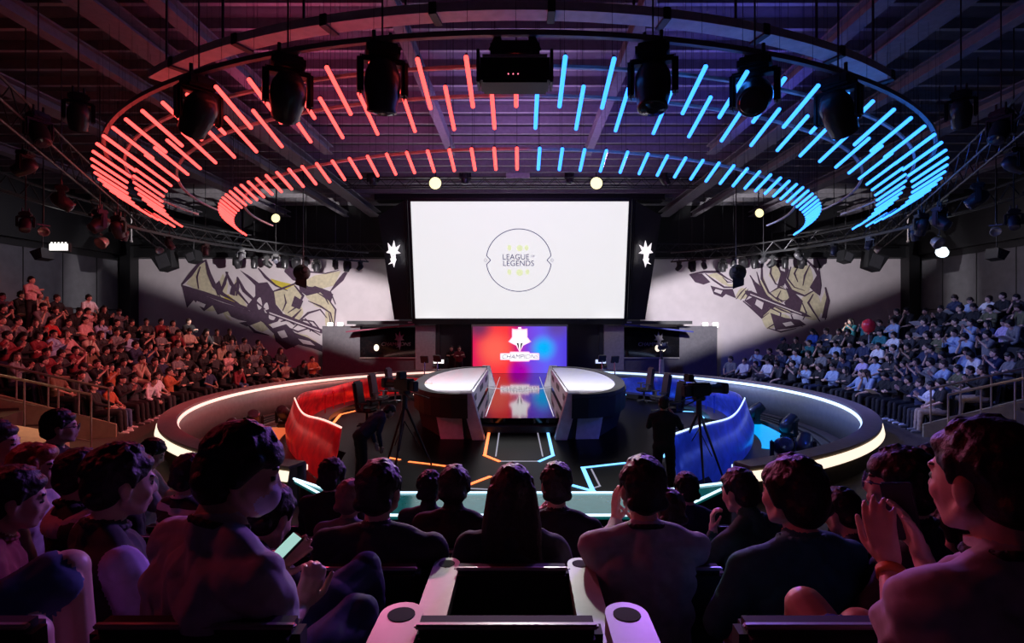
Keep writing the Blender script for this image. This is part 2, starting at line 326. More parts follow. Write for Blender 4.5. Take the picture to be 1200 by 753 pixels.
right_shapes = [
 (O, [(828,322),(838,319),(848,324),(852,332),(864,333),(856,336),(846,332),(838,326)], 0), (O, [(862,346),(868,337),(876,340),(874,348),(866,350)], 1), (O, [(926,316),(936,308),(948,312),(952,328),(944,344),(930,340),(922,328)], 1),
 (O, [(902,344),(912,334),(920,338),(926,350),(914,354),(926,366),(914,366),(902,356)], 0), (O, [(900,322),(904,310),(912,306),(914,322),(908,332)], 0), (O, [(938,350),(950,340),(958,346),(962,362),(956,374),(944,372),(936,364)], 1), (O, [(962,350),(966,340),(969,356),(965,370),(960,364)], 0),
 (O, [(892,368),(904,359),(912,366),(910,380),(898,384)], 1), (O, [(914,368),(924,370),(926,380),(916,380)], 1), (O, [(888,332),(894,324),(900,340),(902,350),(894,344)], 0),
 (K, [(807,321),(822,320),(832,330),(824,333),(814,330)], 0), (K, [(832,334),(846,338),(858,338),(862,349),(850,344),(846,348),(836,344)], 0), (K, [(884,346),(896,350),(902,358),(892,372),(884,362),(872,352)], 0), (K, [(880,326),(890,334),(902,350),(912,354),(904,362),(890,352)], 0),
 (K, [(920,336),(932,344),(940,352),(936,366),(926,366),(918,354),(924,348)], 0), (K, [(906,304),(920,304),(924,316),(918,334),(910,336),(914,320)], 0), (K, [(948,336),(960,316),(962,334),(960,346),(954,342)], 0), (K, [(962,372),(968,346),(970,356),(968,372)], 0), (K, [(902,366),(920,372),(936,374),(944,380),(926,384),(908,386)], 0),
 (G, [(838,338),(846,340),(844,344),(836,341)], 0), (G, [(886,350),(894,354),(892,362),(884,356)], 0), (G, [(912,308),(918,308),(919,318),(914,316)], 0), (G, [(916,378),(926,376),(930,380),(920,382)], 0),
 S([(808,321),(824,318),(840,318),(852,326),(868,334)], 3), S([(826,320),(836,328),(848,336),(862,336),(870,334)], 2.2), S([(846,324),(852,330),(860,330)], 1.5), S([(862,350),(868,342),(874,336)], 1.6), S([(867,351),(872,344),(876,338)], 1.6), S([(872,352),(876,346),(880,340)], 1.6),
 S([(870,352),(882,362),(892,372),(900,366)], 2.4), S([(878,322),(886,334),(894,344),(904,350)], 2.5), S([(886,318),(890,332),(898,346)], 2), S([(892,308),(892,326),(900,342),(912,352)], 3), S([(904,306),(902,320),(908,332),(918,336)], 2), S([(922,310),(918,326),(926,340),(942,346),(956,338)], 4),
 S([(926,312),(922,326),(930,336),(942,340)], 1.6), S([(936,308),(930,320),(934,330)], 1.8), S([(948,310),(942,322),(940,334)], 1.8), S([(944,304),(954,314),(960,328),(960,344)], 3), S([(952,344),(946,354),(952,364),(960,376)], 2.4), S([(938,352),(944,366),(940,374)], 1.6), S([(966,336),(970,352),(966,374)], 3), S([(956,302),(960,312),(956,322)], 2),
 S([(902,342),(912,336),(924,340)], 1.8), S([(904,346),(916,352),(928,350)], 1.5), S([(914,340),(910,348),(916,354)], 1.4), S([(902,356),(914,362),(928,368)], 2), S([(892,370),(902,360),(914,366),(912,380)], 2), S([(898,384),(908,378),(914,368)], 1.6), S([(926,368),(930,378),(940,382)], 1.8), S([(900,384),(914,388),(932,384)], 2),
 (K, [(872,340),(878,340),(942,366),(950,371),(940,370),(874,345)], 0), (G, [(878,343.4),(938,366.8),(938,368),(878,344.8)], 0)]
mural(-1, 'wall_mural', left_shapes, 'pale wall mural of broad dark blades and winged olive shapes behind the red-lit stand')
mural(1, 'wall_mural', right_shapes, 'pale wall mural of dark curved plates and a long shaft behind the blue-lit stand')
# profile spotlights with real shutter blades that cut the beams on the murals
def profile_spot(s, L, T, cuts, power, color):
    root = empty('profile_spotlight', L, label='black shuttered profile spotlight aimed at the %s-side wall mural' % ('red' if s < 0 else 'blue'), cat='spotlight')
    q = (Vector(T)-Vector(L)).to_track_quat('-Z', 'Y').to_matrix()
    m = MB(); ax = q @ Vector((0, 0, 1))
    m.lathe([(.05, .02), (.13, .05), (.13, .30), (.07, .42)], (0, 0, 0), ax, 14); m.build('housing', M_black, root)
    n_ = 20; qq = ax.to_track_quat('Z', 'Y'); v = []
    for r, h in ((.12, .03), (.20, -.12), (.30, -.34), (.31, -.34), (.21, -.12), (.13, .03)): v += [qq @ Vector((r*math.cos(2*PI*i/n_), r*math.sin(2*PI*i/n_), h)) for i in range(n_)]
    m = MB(); m.add(v, [(k*n_+i, k*n_+(i+1) % n_, (k+1)*n_+(i+1) % n_, (k+1)*n_+i) for k in range(5) for i in range(n_)]); m.build('hood', M_black, root)
    m = MB(); m.tube((0, 0, .1), (0, 0, 8.85-L[2]), .02); m.build('drop_pipe', M_black, root)
    m = MB(); m.box(ax*.2, (.30, .05, .05)); m.build('yoke', M_black, root)
    o = lamp('SPOT', L, T, color, power, .011, 85, .25, 'spotlight_lamp'); o.parent = root; o.location = (0, 0, 0)
    for a, b, out, far in cuts:   # blade beyond the wall line a-b, towards out
        pts = []
        f0 = .022
        A, B, O_ = (Vector(t) for t in (a, b, out)); ext = (B-A)*.45
        for W in (A-ext, B+ext, B+ext+(O_-A)*far, A-ext+(O_-A)*far): pts.append((W-Vector(L))*f0)
        n = (pts[1]-pts[0]).cross(pts[2]-pts[0]).normalized()*.004
        m = MB(); m.add([p for p in pts]+[p+n for p in pts], [(0, 1, 2, 3), (7, 6, 5, 4), (0, 4, 5, 1), (1, 5, 6, 2), (2, 6, 7, 3), (3, 7, 4, 0)]); m.build('shutter_blade', M_black, root)
def wp(px, py): return (( px-609)*YB/F, YB, E-(py-376)*YB/F)
profile_spot(-1, (-8.0, 20.5, 4.75), wp(320, 350), [(wp(163, 332), wp(385, 410), wp(163, 420), 6), (wp(350, 300), wp(465, 334), wp(350, 235), 1.2)], 2900, (1, .93, .93))
profile_spot(1, (8.0, 20.5, 4.75), wp(900, 350), [(wp(1062, 330), wp(835, 412), wp(1062, 420), 6), (wp(870, 300), wp(755, 336), wp(870, 235), 1.2)], 2900, (.98, .95, 1))
# ================================================================ RING BARRIER
rb = empty('ring_barrier', (0, 0, 0), label='large round stage barrier with brown ledge and glowing light strips', cat='barrier')
M_cream = mat('cream_led', (.8, .8, .8), .4, emit=(1, .80, .62), es=1.3, var=0)
for s, led in ((-1, M_strip_w), (1, M_strip_c)):      # open towards the seats and before the LED wall
    A0, A1 = ang(68, s), ang(-73.5, s)
    m = MB(); m.arc([(9.20, -.40), (9.20, .62), (9.27, .62), (9.27, -.40)], C0, A0, A1, 80); m.build('inner_panel', M_rimside, rb, True)
    m = MB(); m.arc([(9.46, 0), (9.60, .40), (9.55, .62), (9.40, .62), (9.40, 0)], C0, A0, A1, 80); m.build('outer_panel', M_olivep, rb)
    m = MB(); m.arc([(9.22, .60), (9.22, .65), (9.58, .65), (9.58, .60)], C0, A0, A1, 80); m.build('ledge', M_rim, rb)
    m = MB(); m.arc([(9.195, .50), (9.195, .585), (9.17, .585), (9.17, .50)], C0, A0, A1, 80); m.build('inner_light_strip', led, rb)
    m = MB(); m.arc([(9.60, .42), (9.57, .57), (9.60, .57), (9.63, .42)], C0, A0, ang(-4, s), 50); m.build('outer_light_strip', M_cream, rb)
# low tracks on the trough floor
for s in (-1, 1):
    tr = empty('floor_track', (0, 0, 0), label='curved dark floor track on the %s-lit side of the ring' % ('red' if s < 0 else 'blue'), cat='track')
    for r in (8.25, 8.45, 8.75):
        m = MB(); m.arc([(r, -.40), (r, -.34), (r+.05, -.34), (r+.05, -.40)], C0, ang(-55, s), ang(58, s), 50); m.build('rail', M_darkmetal, tr)
    m = MB(); m.arc([(7.85, -.40), (7.85, -.30), (7.95, -.30), (7.95, -.40)], C0, ang(-50, s), ang(60, s), 50); m.build('kerb', M_trough if s < 0 else M_dark, tr)
    # pool of light on the floor, put in as a thin glowing slab
    m = MB(); m.arc([(7.0, -.40), (7.0, -.385), (7.75, -.385), (7.75, -.40)], C0, ang(2 if s < 0 else -4, s), ang(17 if s < 0 else 26, s), 12)
    m.build('floor_light_pool', mat('orange_light_pool', (.6, .2, .1), .4, emit=(1, .22, .07), es=.55, var=.1) if s < 0 else mat('cyan_light_pool', (.05, .4, .6), .4, emit=(.0, .42, .9), es=.9, var=.1), label='%s light pool painted as a glow on the floor inside the ring barrier' % ('orange' if s < 0 else 'cyan'), cat='light pool')
# ================================================================ COLOURED BOOTH WALLS
for s in (-1, 1):
    mt = M_red if s < 0 else M_blue; cn = 'red' if s < 0 else 'blue'
    bw = empty('booth_wall', (0, 0, 0), label='tall curved %s acrylic wall around the %s team area' % (cn, cn), cat='wall panel')
    rf = lambda a, s=s: 0
    def seg(b0, b1, r0, r1, z1, z0, parent, nm='panel', mm=mt, n=26):
        m = MB(); rows = []
        for k in range(n+1):
            t = k/n; b = b0+(b1-b0)*t; a = ang(b, s); r = r0+(r1-r0)*t*t
            zt = z1+.05*math.sin(t*9)
            q = []
            for rr, z in ((r, zt), (r+.10, zt-.35), (r+.22, (z0+zt)/2-.1), (r+.20, z0+.18), (r+.05, z0), (r, z0), (r+.14, z0+.2), (r+.15, (z0+zt)/2-.1), (r+.04, zt-.35), (r-.04, zt)):
                q.append((C0[0]+rr*math.cos(a), C0[1]+rr*math.sin(a), z))
            rows += q
        f = [(k*10+i, k*10+(i+1) % 10, (k+1)*10+(i+1) % 10, (k+1)*10+i) for k in range(n) for i in range(10)]+[tuple(range(10))[::-1], tuple(range(n*10, n*10+10))]
        m.add(rows, f); return m.build(nm, mm, parent, True)
    BE = (63, 7.62) if s < 0 else (70, 8.0); seg(22, BE[0], 6.6, BE[1], .80, -.36, bw)
    seg(20, -38, 6.55, 6.6, .72, -.30, bw)
    seg(-40, -66, 6.65, 6.9, .62, -.25, bw)
    # glowing top edge of the near panel
    m = MB(); P = []
    for k in range(27):
        t = k/26; a = ang(22+(BE[0]-22)*t, s); r = 6.6+(BE[1]-6.6)*t*t-.02; P.append((r*math.cos(a), 17.5+r*math.sin(a), .83+.05*math.sin(t*9)))
    m.path(P, .018, 6); m.build('edge_light', M_strip_w if s < 0 else M_strip_c, bw)
    # dark floor plinth, posts behind the panels
    m = MB()
    m.arc([(5.7, -.05), (5.7, .12), (6.2, .12), (6.2, -.05)], C0, ang(-60, s), ang(18, s), 40); m.build('inner_plinth', M_darkmetal, bw)
    # thin poles on the inner plinth
    for k in range(5):
        a = ang(-26+8*k, s); x, y = 5.95*math.cos(a), 17.5+5.95*math.sin(a)
        m = MB(); m.tube((x, y, .12), (x, y, .62), .02); m.ell((x, y, .64), (.05, .05, .05), n=8, m=6); m.build('marker_post', M_red if s < 0 else M_blue, label='thin %s post on the plinth, %s from the screen' % (cn, ('fifth', 'fourth', 'third', 'second', 'first')[4-k]), cat='post', group='%s marker posts' % cn)
# ================================================================ FLOOR LIGHT LINES
def line(pts, mt, wd, label, group, z=-.05):
    m = MB()
    for a, b in zip(pts, pts[1:]):
        a = Vector((a[0], a[1], z)); b = Vector((b[0], b[1], z)); d = (b-a).normalized(); n = Vector((-d.y, d.x, 0))*wd/2; a = a-d*wd*.4; b = b+d*wd*.4; h = Vector((0, 0, .012))
        m.add([a-n, b-n, b+n, a+n, a-n+h, b-n+h, b+n+h, a+n+h], [(3, 2, 1, 0), (4, 5, 6, 7), (0, 1, 5, 4), (1, 2, 6, 5), (2, 3, 7, 6), (3, 0, 4, 7)])
    return m.build('floor_light_line', mt, label=label, cat='floor light', group=group)
def fl(px, py): d = (E+.05)*F/(py-376); return ((px-609)*d/F, d)
g = 'light lines in the stage floor'
line([fl(567, 505), fl(608, 505.5)], mat('pink_led', (1, .4, .3), .4, emit=(1, .22, .14), es=1.8, var=0), .05, 'red floor line along the foot of the stage platform', g)
line([fl(609, 505.5), fl(649, 505)], M_strip_b, .05, 'blue floor line along the foot of the stage platform', g)
line([fl(573, 506), fl(568, 533), fl(585, 540)], M_strip_o, .07, 'orange bent floor line in front of the platform', g)
line([fl(642, 506), fl(648, 533), fl(632, 540)], M_strip_b, .07, 'blue bent floor line in front of the platform', g)
M_thin = mat('thin_grey_led', (.5, .5, .5), .4, emit=(.8, .8, 1), es=.35, var=0)
line([fl(585, 506), fl(581, 534)], M_thin, .03, 'thin grey floor line inside the orange bent line', g)
line([fl(630, 506), fl(636, 534)], M_thin, .03, 'thin grey floor line inside the blue bent line', g)
line([fl(587, 540), fl(630, 540)], M_thin, .03, 'thin grey floor line joining the two bent lines', g)
line([fl(480, 540.5), fl(506, 543.5), fl(533, 547)], M_strip_o, .06, 'orange slanting floor line by the camera tripod', g)
line([fl(457, 536), fl(468, 538)], M_strip_o, .06, 'short orange floor dash by the red wall', g)
line([fl(548, 568), fl(574, 558)], M_strip_o, .07, 'short orange floor line nearest the seats', g)
line([fl(552, 572), fl(574, 573)], M_thin, .03, 'thin grey floor dash by the short orange line', g)
line([fl(732, 542), fl(683, 547.5), fl(695, 575), fl(670, 568)], M_strip_b, .08, 'blue zigzag floor line before the blue area', g)
line([fl(693, 549), fl(703, 569), fl(697, 571)], M_thin, .03, 'thin grey floor line inside the blue zigzag', g)
line([fl(465, 461), fl(417, 474), fl(424, 479), fl(399, 485), fl(389, 497)], M_strip_o, .08, 'orange zigzag floor line inside the red wall', g)
line([fl(754, 461), fl(801, 475), fl(794, 481), fl(816, 482), fl(824, 489)], M_strip_b, .08, 'blue zigzag floor line inside the blue wall', g)
line([fl(777, 535), fl(795, 517)], M_strip_b, .06, 'blue floor line under the camera tripod', g)
for s in (-1, 1):
    line([(s*.93, 15.2), (s*.93, 26)], M_thin, .025, 'thin light line along the %s edge of the mirror platform' % ('red' if s < 0 else 'blue'), g, .30)
line([(-1.9, 22.4), (0, 20.8), (1.9, 22.4)], M_thin, .03, 'thin V-shaped light line across the platform', g, .30)
# ================================================================ FRONT APRON (teal glass top)
ap = empty('stage_apron', (0, 0, 0), label='faceted teal glass stage apron with white lit edges facing the seats', cat='apron')
outer = [(-3.24, 7.95), (-2.56, 7.42), (-1.62, 7.30), (1.46, 7.30), (1.95, 7.42), (3.06, 7.82)]
inner = [(-3.18, 7.86), (-2.35, 6.98), (-1.5, 6.45), (1.5, 6.45), (2.18, 6.92), (3.0, 7.74)]
m = MB(); poly = inner+outer[::-1]; m.prism(poly, .60, .64); m.build('glass_top', M_teal, ap)
m = MB(); m.prism([(x*.97, y+.05 if y < 7.2 else y-.05) for x, y in poly], 0, .60); m.build('base', M_black, ap)
m = MB()
for L in (outer, inner):
    for a, b in zip(L, L[1:]): m.tube((*a, .65), (*b, .65), .016, n=6)
m.tube((1.46, 7.3, .65), (1.5, 6.45, .65), .014, n=6); m.tube((1.46, 7.3, .65), (2.18, 6.92, .65), .006, n=6)
m.build('edge_light', mat('pale_led', (.8, .9, .9), .4, emit=(.62, .85, 1), es=1.5, var=0), ap)
# ================================================================ TEAM DESKS
for s in (-1, 1):
    cn = 'red' if s < 0 else 'blue'
    dk = empty('team_desk', (0, 0, 0), label='half-round white-topped team desk beside the %s side of the platform' % cn, cat='desk')
    def hp(r, n=22, y0=13.9, y1=22.2, xi=1.30, bulge=1.62):      # half-oval plan
        yc, hy = (y0+y1)/2, (y1-y0)/2
        pts = [(s*(xi+(bulge+r)*abs(math.cos(t))**.8), yc+(hy+r*.6)*math.sin(t)) for t in [-PI/2+PI*k/n for k in range(n+1)]]
        return pts
    m = MB(); m.prism(hp(0), 1.04, 1.065); m.build('white_top', M_white, dk)
    # dark rim and overhanging apron along the curve
    def band(r0, r1, z0, z1, nm, mt, fl0=0):
        a, b = hp(r0), hp(r1); n = len(a); m = MB(); v = []
        for (x0, y0), (x1, y1) in zip(a, b): v += [(x0, y0, z0), (x0, y0, z1), (x1, y1, z1), (x1+s*fl0, y1, z0)]
        m.add(v, [(k*4+i, k*4+(i+1) % 4, (k+1)*4+(i+1) % 4, (k+1)*4+i) for k in range(n-1) for i in range(4)]+[(0, 1, 2, 3), tuple(range(4*n-4, 4*n))])
        return m.build(nm, mt, dk)
    band(.0, .30, .98, 1.10, 'rim', M_dark)
    band(.05, .34, .50, 1.00, 'apron_panel', M_black, -.02)
    # slanted silver leg slabs (near and far)
    for nm, y, t in (('leg_slab', 13.80, .36), ('leg_slab', 22.2, .3)):
        x0, x1, b0, b1 = 1.50, 1.20, 1.18, .88
        m = MB(); v = [(s*x0, y, 1.12), (s*x1, y, 1.12), (s*b1, y, -.05), (s*b0, y, -.05)]; v += [(x, yy+t, z) for x, yy, z in v]
        m.add(v, [(0, 1, 2, 3), (7, 6, 5, 4), (0, 4, 5, 1), (1, 5, 6, 2), (2, 6, 7, 3), (3, 7, 4, 0)]); m.build(nm, M_silver, dk)
    # faceted lower body
    T = [(1.36, 14.05), (2.15, 14.15), (3.0, 15.8), (3.05, 19.6), (2.3, 21.7), (1.4, 21.9)]
    B = [(1.2, 13.95), (1.95, 14.05), (2.75, 15.7), (2.8, 19.5), (2.1, 21.5), (1.35, 21.7)]
    m = MB(); n = len(T); m.add([(s*x, y, .80) for x, y in T]+[(s*x, y, -.05) for x, y in B], [tuple(range(n)), tuple(range(n, 2*n))[::-1]]+[(i, (i+1) % n, n+(i+1) % n, n+i) for i in range(n)]); m.build('lower_body', M_dark, dk)
    m = MB(); v = [(s*1.50, 13.98, .80), (s*2.17, 14.04, .80), (s*1.99, 13.94, -.05), (s*1.40, 13.90, -.05)]; v += [(x, yy+.06, z) for x, yy, z in v]
    m.add(v, [(0, 1, 2, 3), (7, 6, 5, 4), (0, 4, 5, 1), (1, 5, 6, 2), (2, 6, 7, 3), (3, 7, 4, 0)]); m.build('silver_panel', M_silver, dk)
    m = MB(); m.tube((s*2.17, 14.12, .82), (s*3.02, 15.8, .82), .018); m.build('edge_light', M_strip_w if s < 0 else M_strip_b, dk)
    # inner side panel with dark slots (seen between desk and platform)
    m = MB(); m.box((s*1.27, 18, .70), (.06, 7.9, .62)); m.build('inner_panel', M_white, dk)
    for k, yy in enumerate((15.2, 18.0, 20.6)):
        m = MB(); m.box((s*1.235, yy, .78), (.02, 1.2, .18), bev=.008); m.build('slot', M_dark, dk)
    # small paper sign on the outside
# ================================================================ MAIN SCREEN
scn = empty('main_screen', (0, 0, 0), label='huge white presentation screen hanging over the stage', cat='screen')
M_scr = mat('white_screen', (.8, .8, .8), .5, emit=(.93, .925, .93), es=.88, var=0)
zb, zt, yb_, yt_ = 3.07, 8.52, 27.2, 26.0; hw = 5.10
up = Vector((0, yt_-yb_, zt-zb)).normalized(); nrm = Vector((0, -(zt-zb), (yt_-yb_))).normalized()
tilt = math.atan2(yb_-yt_, zt-zb)
R = Matrix.Rotation(tilt, 3, 'X')
L = (Vector((0, yt_, zt))-Vector((0, yb_, zb))).length; cs = Vector((.0, (yb_+yt_)/2, (zb+zt)/2))
m = MB(); m.box(cs, (2*hw, .10, L), rot=R); m.build('led_panel', M_scr, scn)
m = MB()
for d in ((0, L/2+.09, 2*hw+.3, .14), (0, -L/2-.16, 2*hw+.3, .28)): m.box(cs+R @ Vector((0, .02, d[1])), (d[2], .22, d[3]), rot=R)
for sx in (-1, 1): m.box(cs+R @ Vector((sx*(hw+.09), .02, 0)), (.16, .22, L+.3), rot=R)
m.build('bezel', M_black, scn)
# circle emblem: ring with two notches, lozenges
M_navy = mat('navy_print', (.05, .045, .12), .6, emit=(.035, .03, .11), es=1, var=0)
M_lime = mat('pale_lime_print', (.8, .85, .5), .6, emit=(.82, .90, .52), es=.88, var=0)
def on_screen(px, py): # screen plane point
    v = Vector(((px-609)/F, 1, -(py-376)/F)); o = Vector((0, 0, E)); t = (cs-nrm*0-o).dot(nrm)/v.dot(nrm); return o+v*t
fr = R @ Vector((0, -.062, 0))
m = MB(); P = []
for side in (1, -1):
    arc = []
    for k in range(41):
        a = math.radians(-83+166*k/40) if side > 0 else math.radians(97+166*k/40)
        arc.append(on_screen(608+38*math.cos(a-(0)), 304-36.5*math.sin(a)))
    P.append(arc)
def ringpts(a0, a1): return [on_screen(608+38*math.cos(math.radians(a0+(a1-a0)*k/40)), 304-36.5*math.sin(math.radians(a0+(a1-a0)*k/40)))+fr for k in range(41)]
top = ringpts(8, 172); bot = ringpts(188, 352)
m.path(top, .02, 6); m.path(bot, .02, 6)
for x, sg in ((646, -1), (570, 1)):
    a, b, c = on_screen(x-.4*0, 298.5)+fr, on_screen(x+sg*5, 304)+fr, on_screen(x, 309.5)+fr
    m.tube(a, b, .02, n=6); m.tube(b, c, .02, n=6)
    q = [on_screen(x-sg*(1+2*math.cos(t)), 304+2*math.sin(t))+fr for t in (0, PI/2, PI, 3*PI/2, 2*PI)]; m.path(q, .008, 5)
m.build('emblem_ring', M_navy, scn)
for body, y, sz in (('LEAGUE', 300.6, .60), ('LEGENDS', 308, .60)):
    put_text('screen_text', body, sz*.62, on_screen(607.5 if body == 'LEGENDS' else 604.5, y)+fr*.9, M_navy, scn, rot=(tilt, 0, 0), xscale=.95, space=1.02)
put_text('screen_text', 'OF', .14, on_screen(624.5, 299.5)+fr*.9, M_navy, scn, rot=(tilt, 0, 0))
for px, py, sx, sz in ((597, 289.5, .10, .14), (609, 290, .15, .15), (617, 289.5, .10, .13), (597, 318, .10, .14), (609, 318.5, .17, .16), (618, 318, .10, .13)):
    m = MB(); m.ell(on_screen(px, py)+fr*.85, (sx, .012, sz), rot=R); m.build('lime_mark', M_lime, scn)
# black wings beside the screen with emblem, header above
def emblem(parent, c, s, sc_=1.0, mt=None):
    """plain spiky star mark, two pieces"""
    star = [(0, .95), (.16, .35), (.5, .75), (.42, .15), (.62, -.05), (.3, -.12), (.2, -.5), (.05, -.2), (-.15, -.55), (-.12, -.15), (-.55, -.1), (-.28, .12), (-.5, .6), (-.14, .35)]
    low = [(0, -.3), (.3, -.55), (.22, -.8), (.45, -1.0), (.1, -.9), (0, -1.25), (-.1, -.85), (-.2, -.6)]
    for poly in (star, low):
        m = MB(); n = len(poly); v = [(c[0]+s*x*sc_, c[1], c[2]+z*sc_) for x, z in poly]; v = v+[(x, y+.06, z) for x, y, z in v]
        ctr = len(v); f = [(i, (i+1) % n, n+(i+1) % n, n+i) for i in range(n)]
        v += [(c[0]+s*sum(p[0] for p in poly)/n*sc_, c[1]-.03, c[2]+sum(p[1] for p in poly)/n*sc_)]; f += [(i, ctr, (i+1) % n) for i in range(n)]
        m.add(v, f); m.build('emblem', mt, parent)
M_emb = mat('white_emblem', (.9, .9, .9), .4, emit=(1, .93, .96), es=1.1, var=0)
for s in (-1, 1):
    w_ = empty('screen_wing', (0, 0, 0), label='slanted black panel with a white star emblem on the %s side of the big screen' % ('red' if s < 0 else 'blue'), cat='panel')
    q = [(s*5.25, 27.05, 3.0), (s*5.25, 25.85, 8.6), (s*6.85, 26.8, 8.0), (s*6.2, 27.4, 3.0)]
    m = MB(); m.add(q+[(x, y+.4, z) for x, y, z in q], [(0, 1, 2, 3), (7, 6, 5, 4), (0, 4, 5, 1), (1, 5, 6, 2), (2, 6, 7, 3), (3, 7, 4, 0)]); m.build('panel', mat('wing_panel', (.03, .03, .04), .4), w_)
    m = MB()
    for k in range(3): m.tube(Vector(q[0])+Vector((s*.08*k, -.03, 0)), Vector(q[1])+Vector((s*.08*k, -.03, 0)), .02, n=6)
    m.build('ribbing', M_darkmetal, w_)
    emblem(w_, (s*5.98, 26.35, 6.2), s, .58, M_emb)
hd = empty('screen_header', (0, 26.4, 9.0), label='black box header with vents above the big screen', cat='panel')
m = MB(); m.box((0, 0, -.27), (13.6, .9, .26)); m.build('casing', M_black, hd)
m = MB()
for k in range(3): m.box((0, -.47, -.36+k*.08), (13.4, .04, .03))
m.build('slats', M_darkmetal, hd)
# ================================================================ BACK OF THE STAGE
m = MB(); m.box((0, 27.9, 2.85), (17, 1.2, .16)); m.box((0, 27.28, 2.86), (11, .03, .06), mi=1); m.build('trim_7', [M_dark, mat('ledge_white', (.7, .7, .75), .4)], kind='structure')
M_pillar = mat('grey_pillar_paint', (.42, .38, .41), .7)
for s in (-1, 1):
    cn = 'red' if s < 0 else 'blue'
    m = MB(); m.box((s*4.72, 28.0, 1.35), (1.0, .5, 2.75)); m.build('pillar', M_pillar, kind='structure')
    m = MB(); m.box((s*9.0, 28.2, 1.32), (1.9, .5, 2.7)); m.build('trim_8' if s < 0 else 'trim_9', mat('booth_grey', (.15, .14, .16), .7), kind='structure')
    # glazed booth
    b = empty('caster_booth', (s*6.6, 28.0, 0), label='dark glazed commentary booth at the %s side below the screen' % cn, cat='booth')
    m = MB(); m.box((0, .55, 1.3), (2.9, .1, 2.6)); m.build('rear_wall', M_black, b)
    m = MB(); m.box((0, .0, .52), (2.9, .1, 1.04)); m.box((0, -.08, 1.07), (2.85, .2, .06), mi=1); m.build('counter', [mat('booth_grey', (.15, .14, .16)), mat('pale_sill', (.5, .47, .42), .5)], b)
    m = MB(); m.box((0, 0, 1.85), (2.9, .02, 1.5)); gl = m.build('glass', None, b)
    mg = mat('booth_glass', (.02, .02, .025), .05, var=0, trans=.7); gl.data.materials.clear(); gl.data.materials.append(mg)
    m = MB(); q = [(-1.6, -.1, 2.55), (1.6, -.1, 2.72), (1.6, -1.2, 2.72), (-s*-1.9 if False else -1.9, -1.2, 2.42)]
    q = [(s*-1.45, .2, 2.72), (s*1.7, .2, 2.40), (s*1.9, -.9, 2.36), (s*-1.45, -.9, 2.72)]
    m.add(q+[(x, y, z+.07) for x, y, z in q], [(0, 1, 2, 3), (7, 6, 5, 4), (0, 4, 5, 1), (1, 5, 6, 2), (2, 6, 7, 3), (3, 7, 4, 0)]); m.build('canopy', mat('canopy_red', (.22, .02, .06), .5) if s < 0 else mat('canopy_blue', (.03, .04, .30), .5), b)
    emblem(b, (-.55*s if s < 0 else .4, -.06, 2.0), s, .42, mat('faint_emblem', (.20, .18, .20), .5))
    put_text('booth_text', 'CHAMPIONS', .26, (.35 if s < 0 else .1, -.03, 1.75), mat('faint_emblem', (.2, .18, .2)), b, shear=.2)
    for k, (x, z, sz) in enumerate([(-.62, 1.58, .13)] if s < 0 else [(.35, 1.55, .13), (.62, 1.58, .15)]):
        m = MB(); m.ell((x, -.05, z), (sz, .03, sz*1.3)); m.build('lit_monitor', mat('warm_monitor', (1, .9, .7), .4, emit=(1, .86, .66), es=1.2, var=0), b)
    # dark doorways next to the pillars
    m = MB(); m.box((s*3.25, 28.15, 1.4), (1.6, .2, 2.8)); m.box((s*4.1, 28.0, 1.4), (.2, .3, 2.8)); m.build('door_1' if s < 0 else 'door_2', mat('dark_door', (.03, .028, .035), .5), kind='structure')
    m = MB(); m.box((0, 0, 0), (.55, .3, .26), bev=.03); m.box((0, -.16, 0), (.5, .02, .18), mi=1); m.build('counter_light', [M_black, M_litw if s < 0 else mat('cool_panel', (.8, .8, 1), .4, emit=(.6, .7, 1), es=1.2, var=0)], label='small white lit box on the %s side of the doorway' % cn, cat='light box').location = (s*3.95, 27.2, .95)
    m = MB()
    for dx in (-.1, .42): m.box((dx, 0, 0), (.28, .1, .26), bev=.02)
    m.build('exit_lights', M_litw, label='pair of small white square lights above the %s booth wall' % cn, cat='wall light').location = (s*9.6, 28.4, 2.72)
# ---- LED wall with the champions emblem
lw = empty('led_wall', (0, 28.05, 0), label='red to blue glowing LED wall with white star and lettering', cat='LED wall')
ml = bpy.data.materials.new('led_wall_picture'); ml.use_nodes = True; nt = ml.node_tree; b = nt.nodes['Principled BSDF']; b.inputs['Base Color'].default_value = (.05, .05, .05, 1)
tc = nt.nodes.new('ShaderNodeTexCoord'); sx = nt.nodes.new('ShaderNodeSeparateXYZ'); nt.links.new(tc.outputs['Object'], sx.inputs[0])
mr = nt.nodes.new('ShaderNodeMapRange'); mr.inputs[1].default_value = -2.35; mr.inputs[2].default_value = 2.35; nt.links.new(sx.outputs[0], mr.inputs[0])
rp = nt.nodes.new('ShaderNodeValToRGB'); nt.links.new(mr.outputs[0], rp.inputs[0]); e = rp.color_ramp.elements
e[0].position = 0; e[0].color = (.75, .01, .10, 1); e[1].position = 1; e[1].color = (.09, .05, .75, 1)
for p, c in ((.15, (.95, .04, .06, 1)), (.36, (1, .04, .045, 1)), (.46, (.60, .0, .16, 1)), (.58, (.20, .05, .75, 1)), (.8, (.13, .12, .95, 1))):
    q = e.new(p); q.color = c
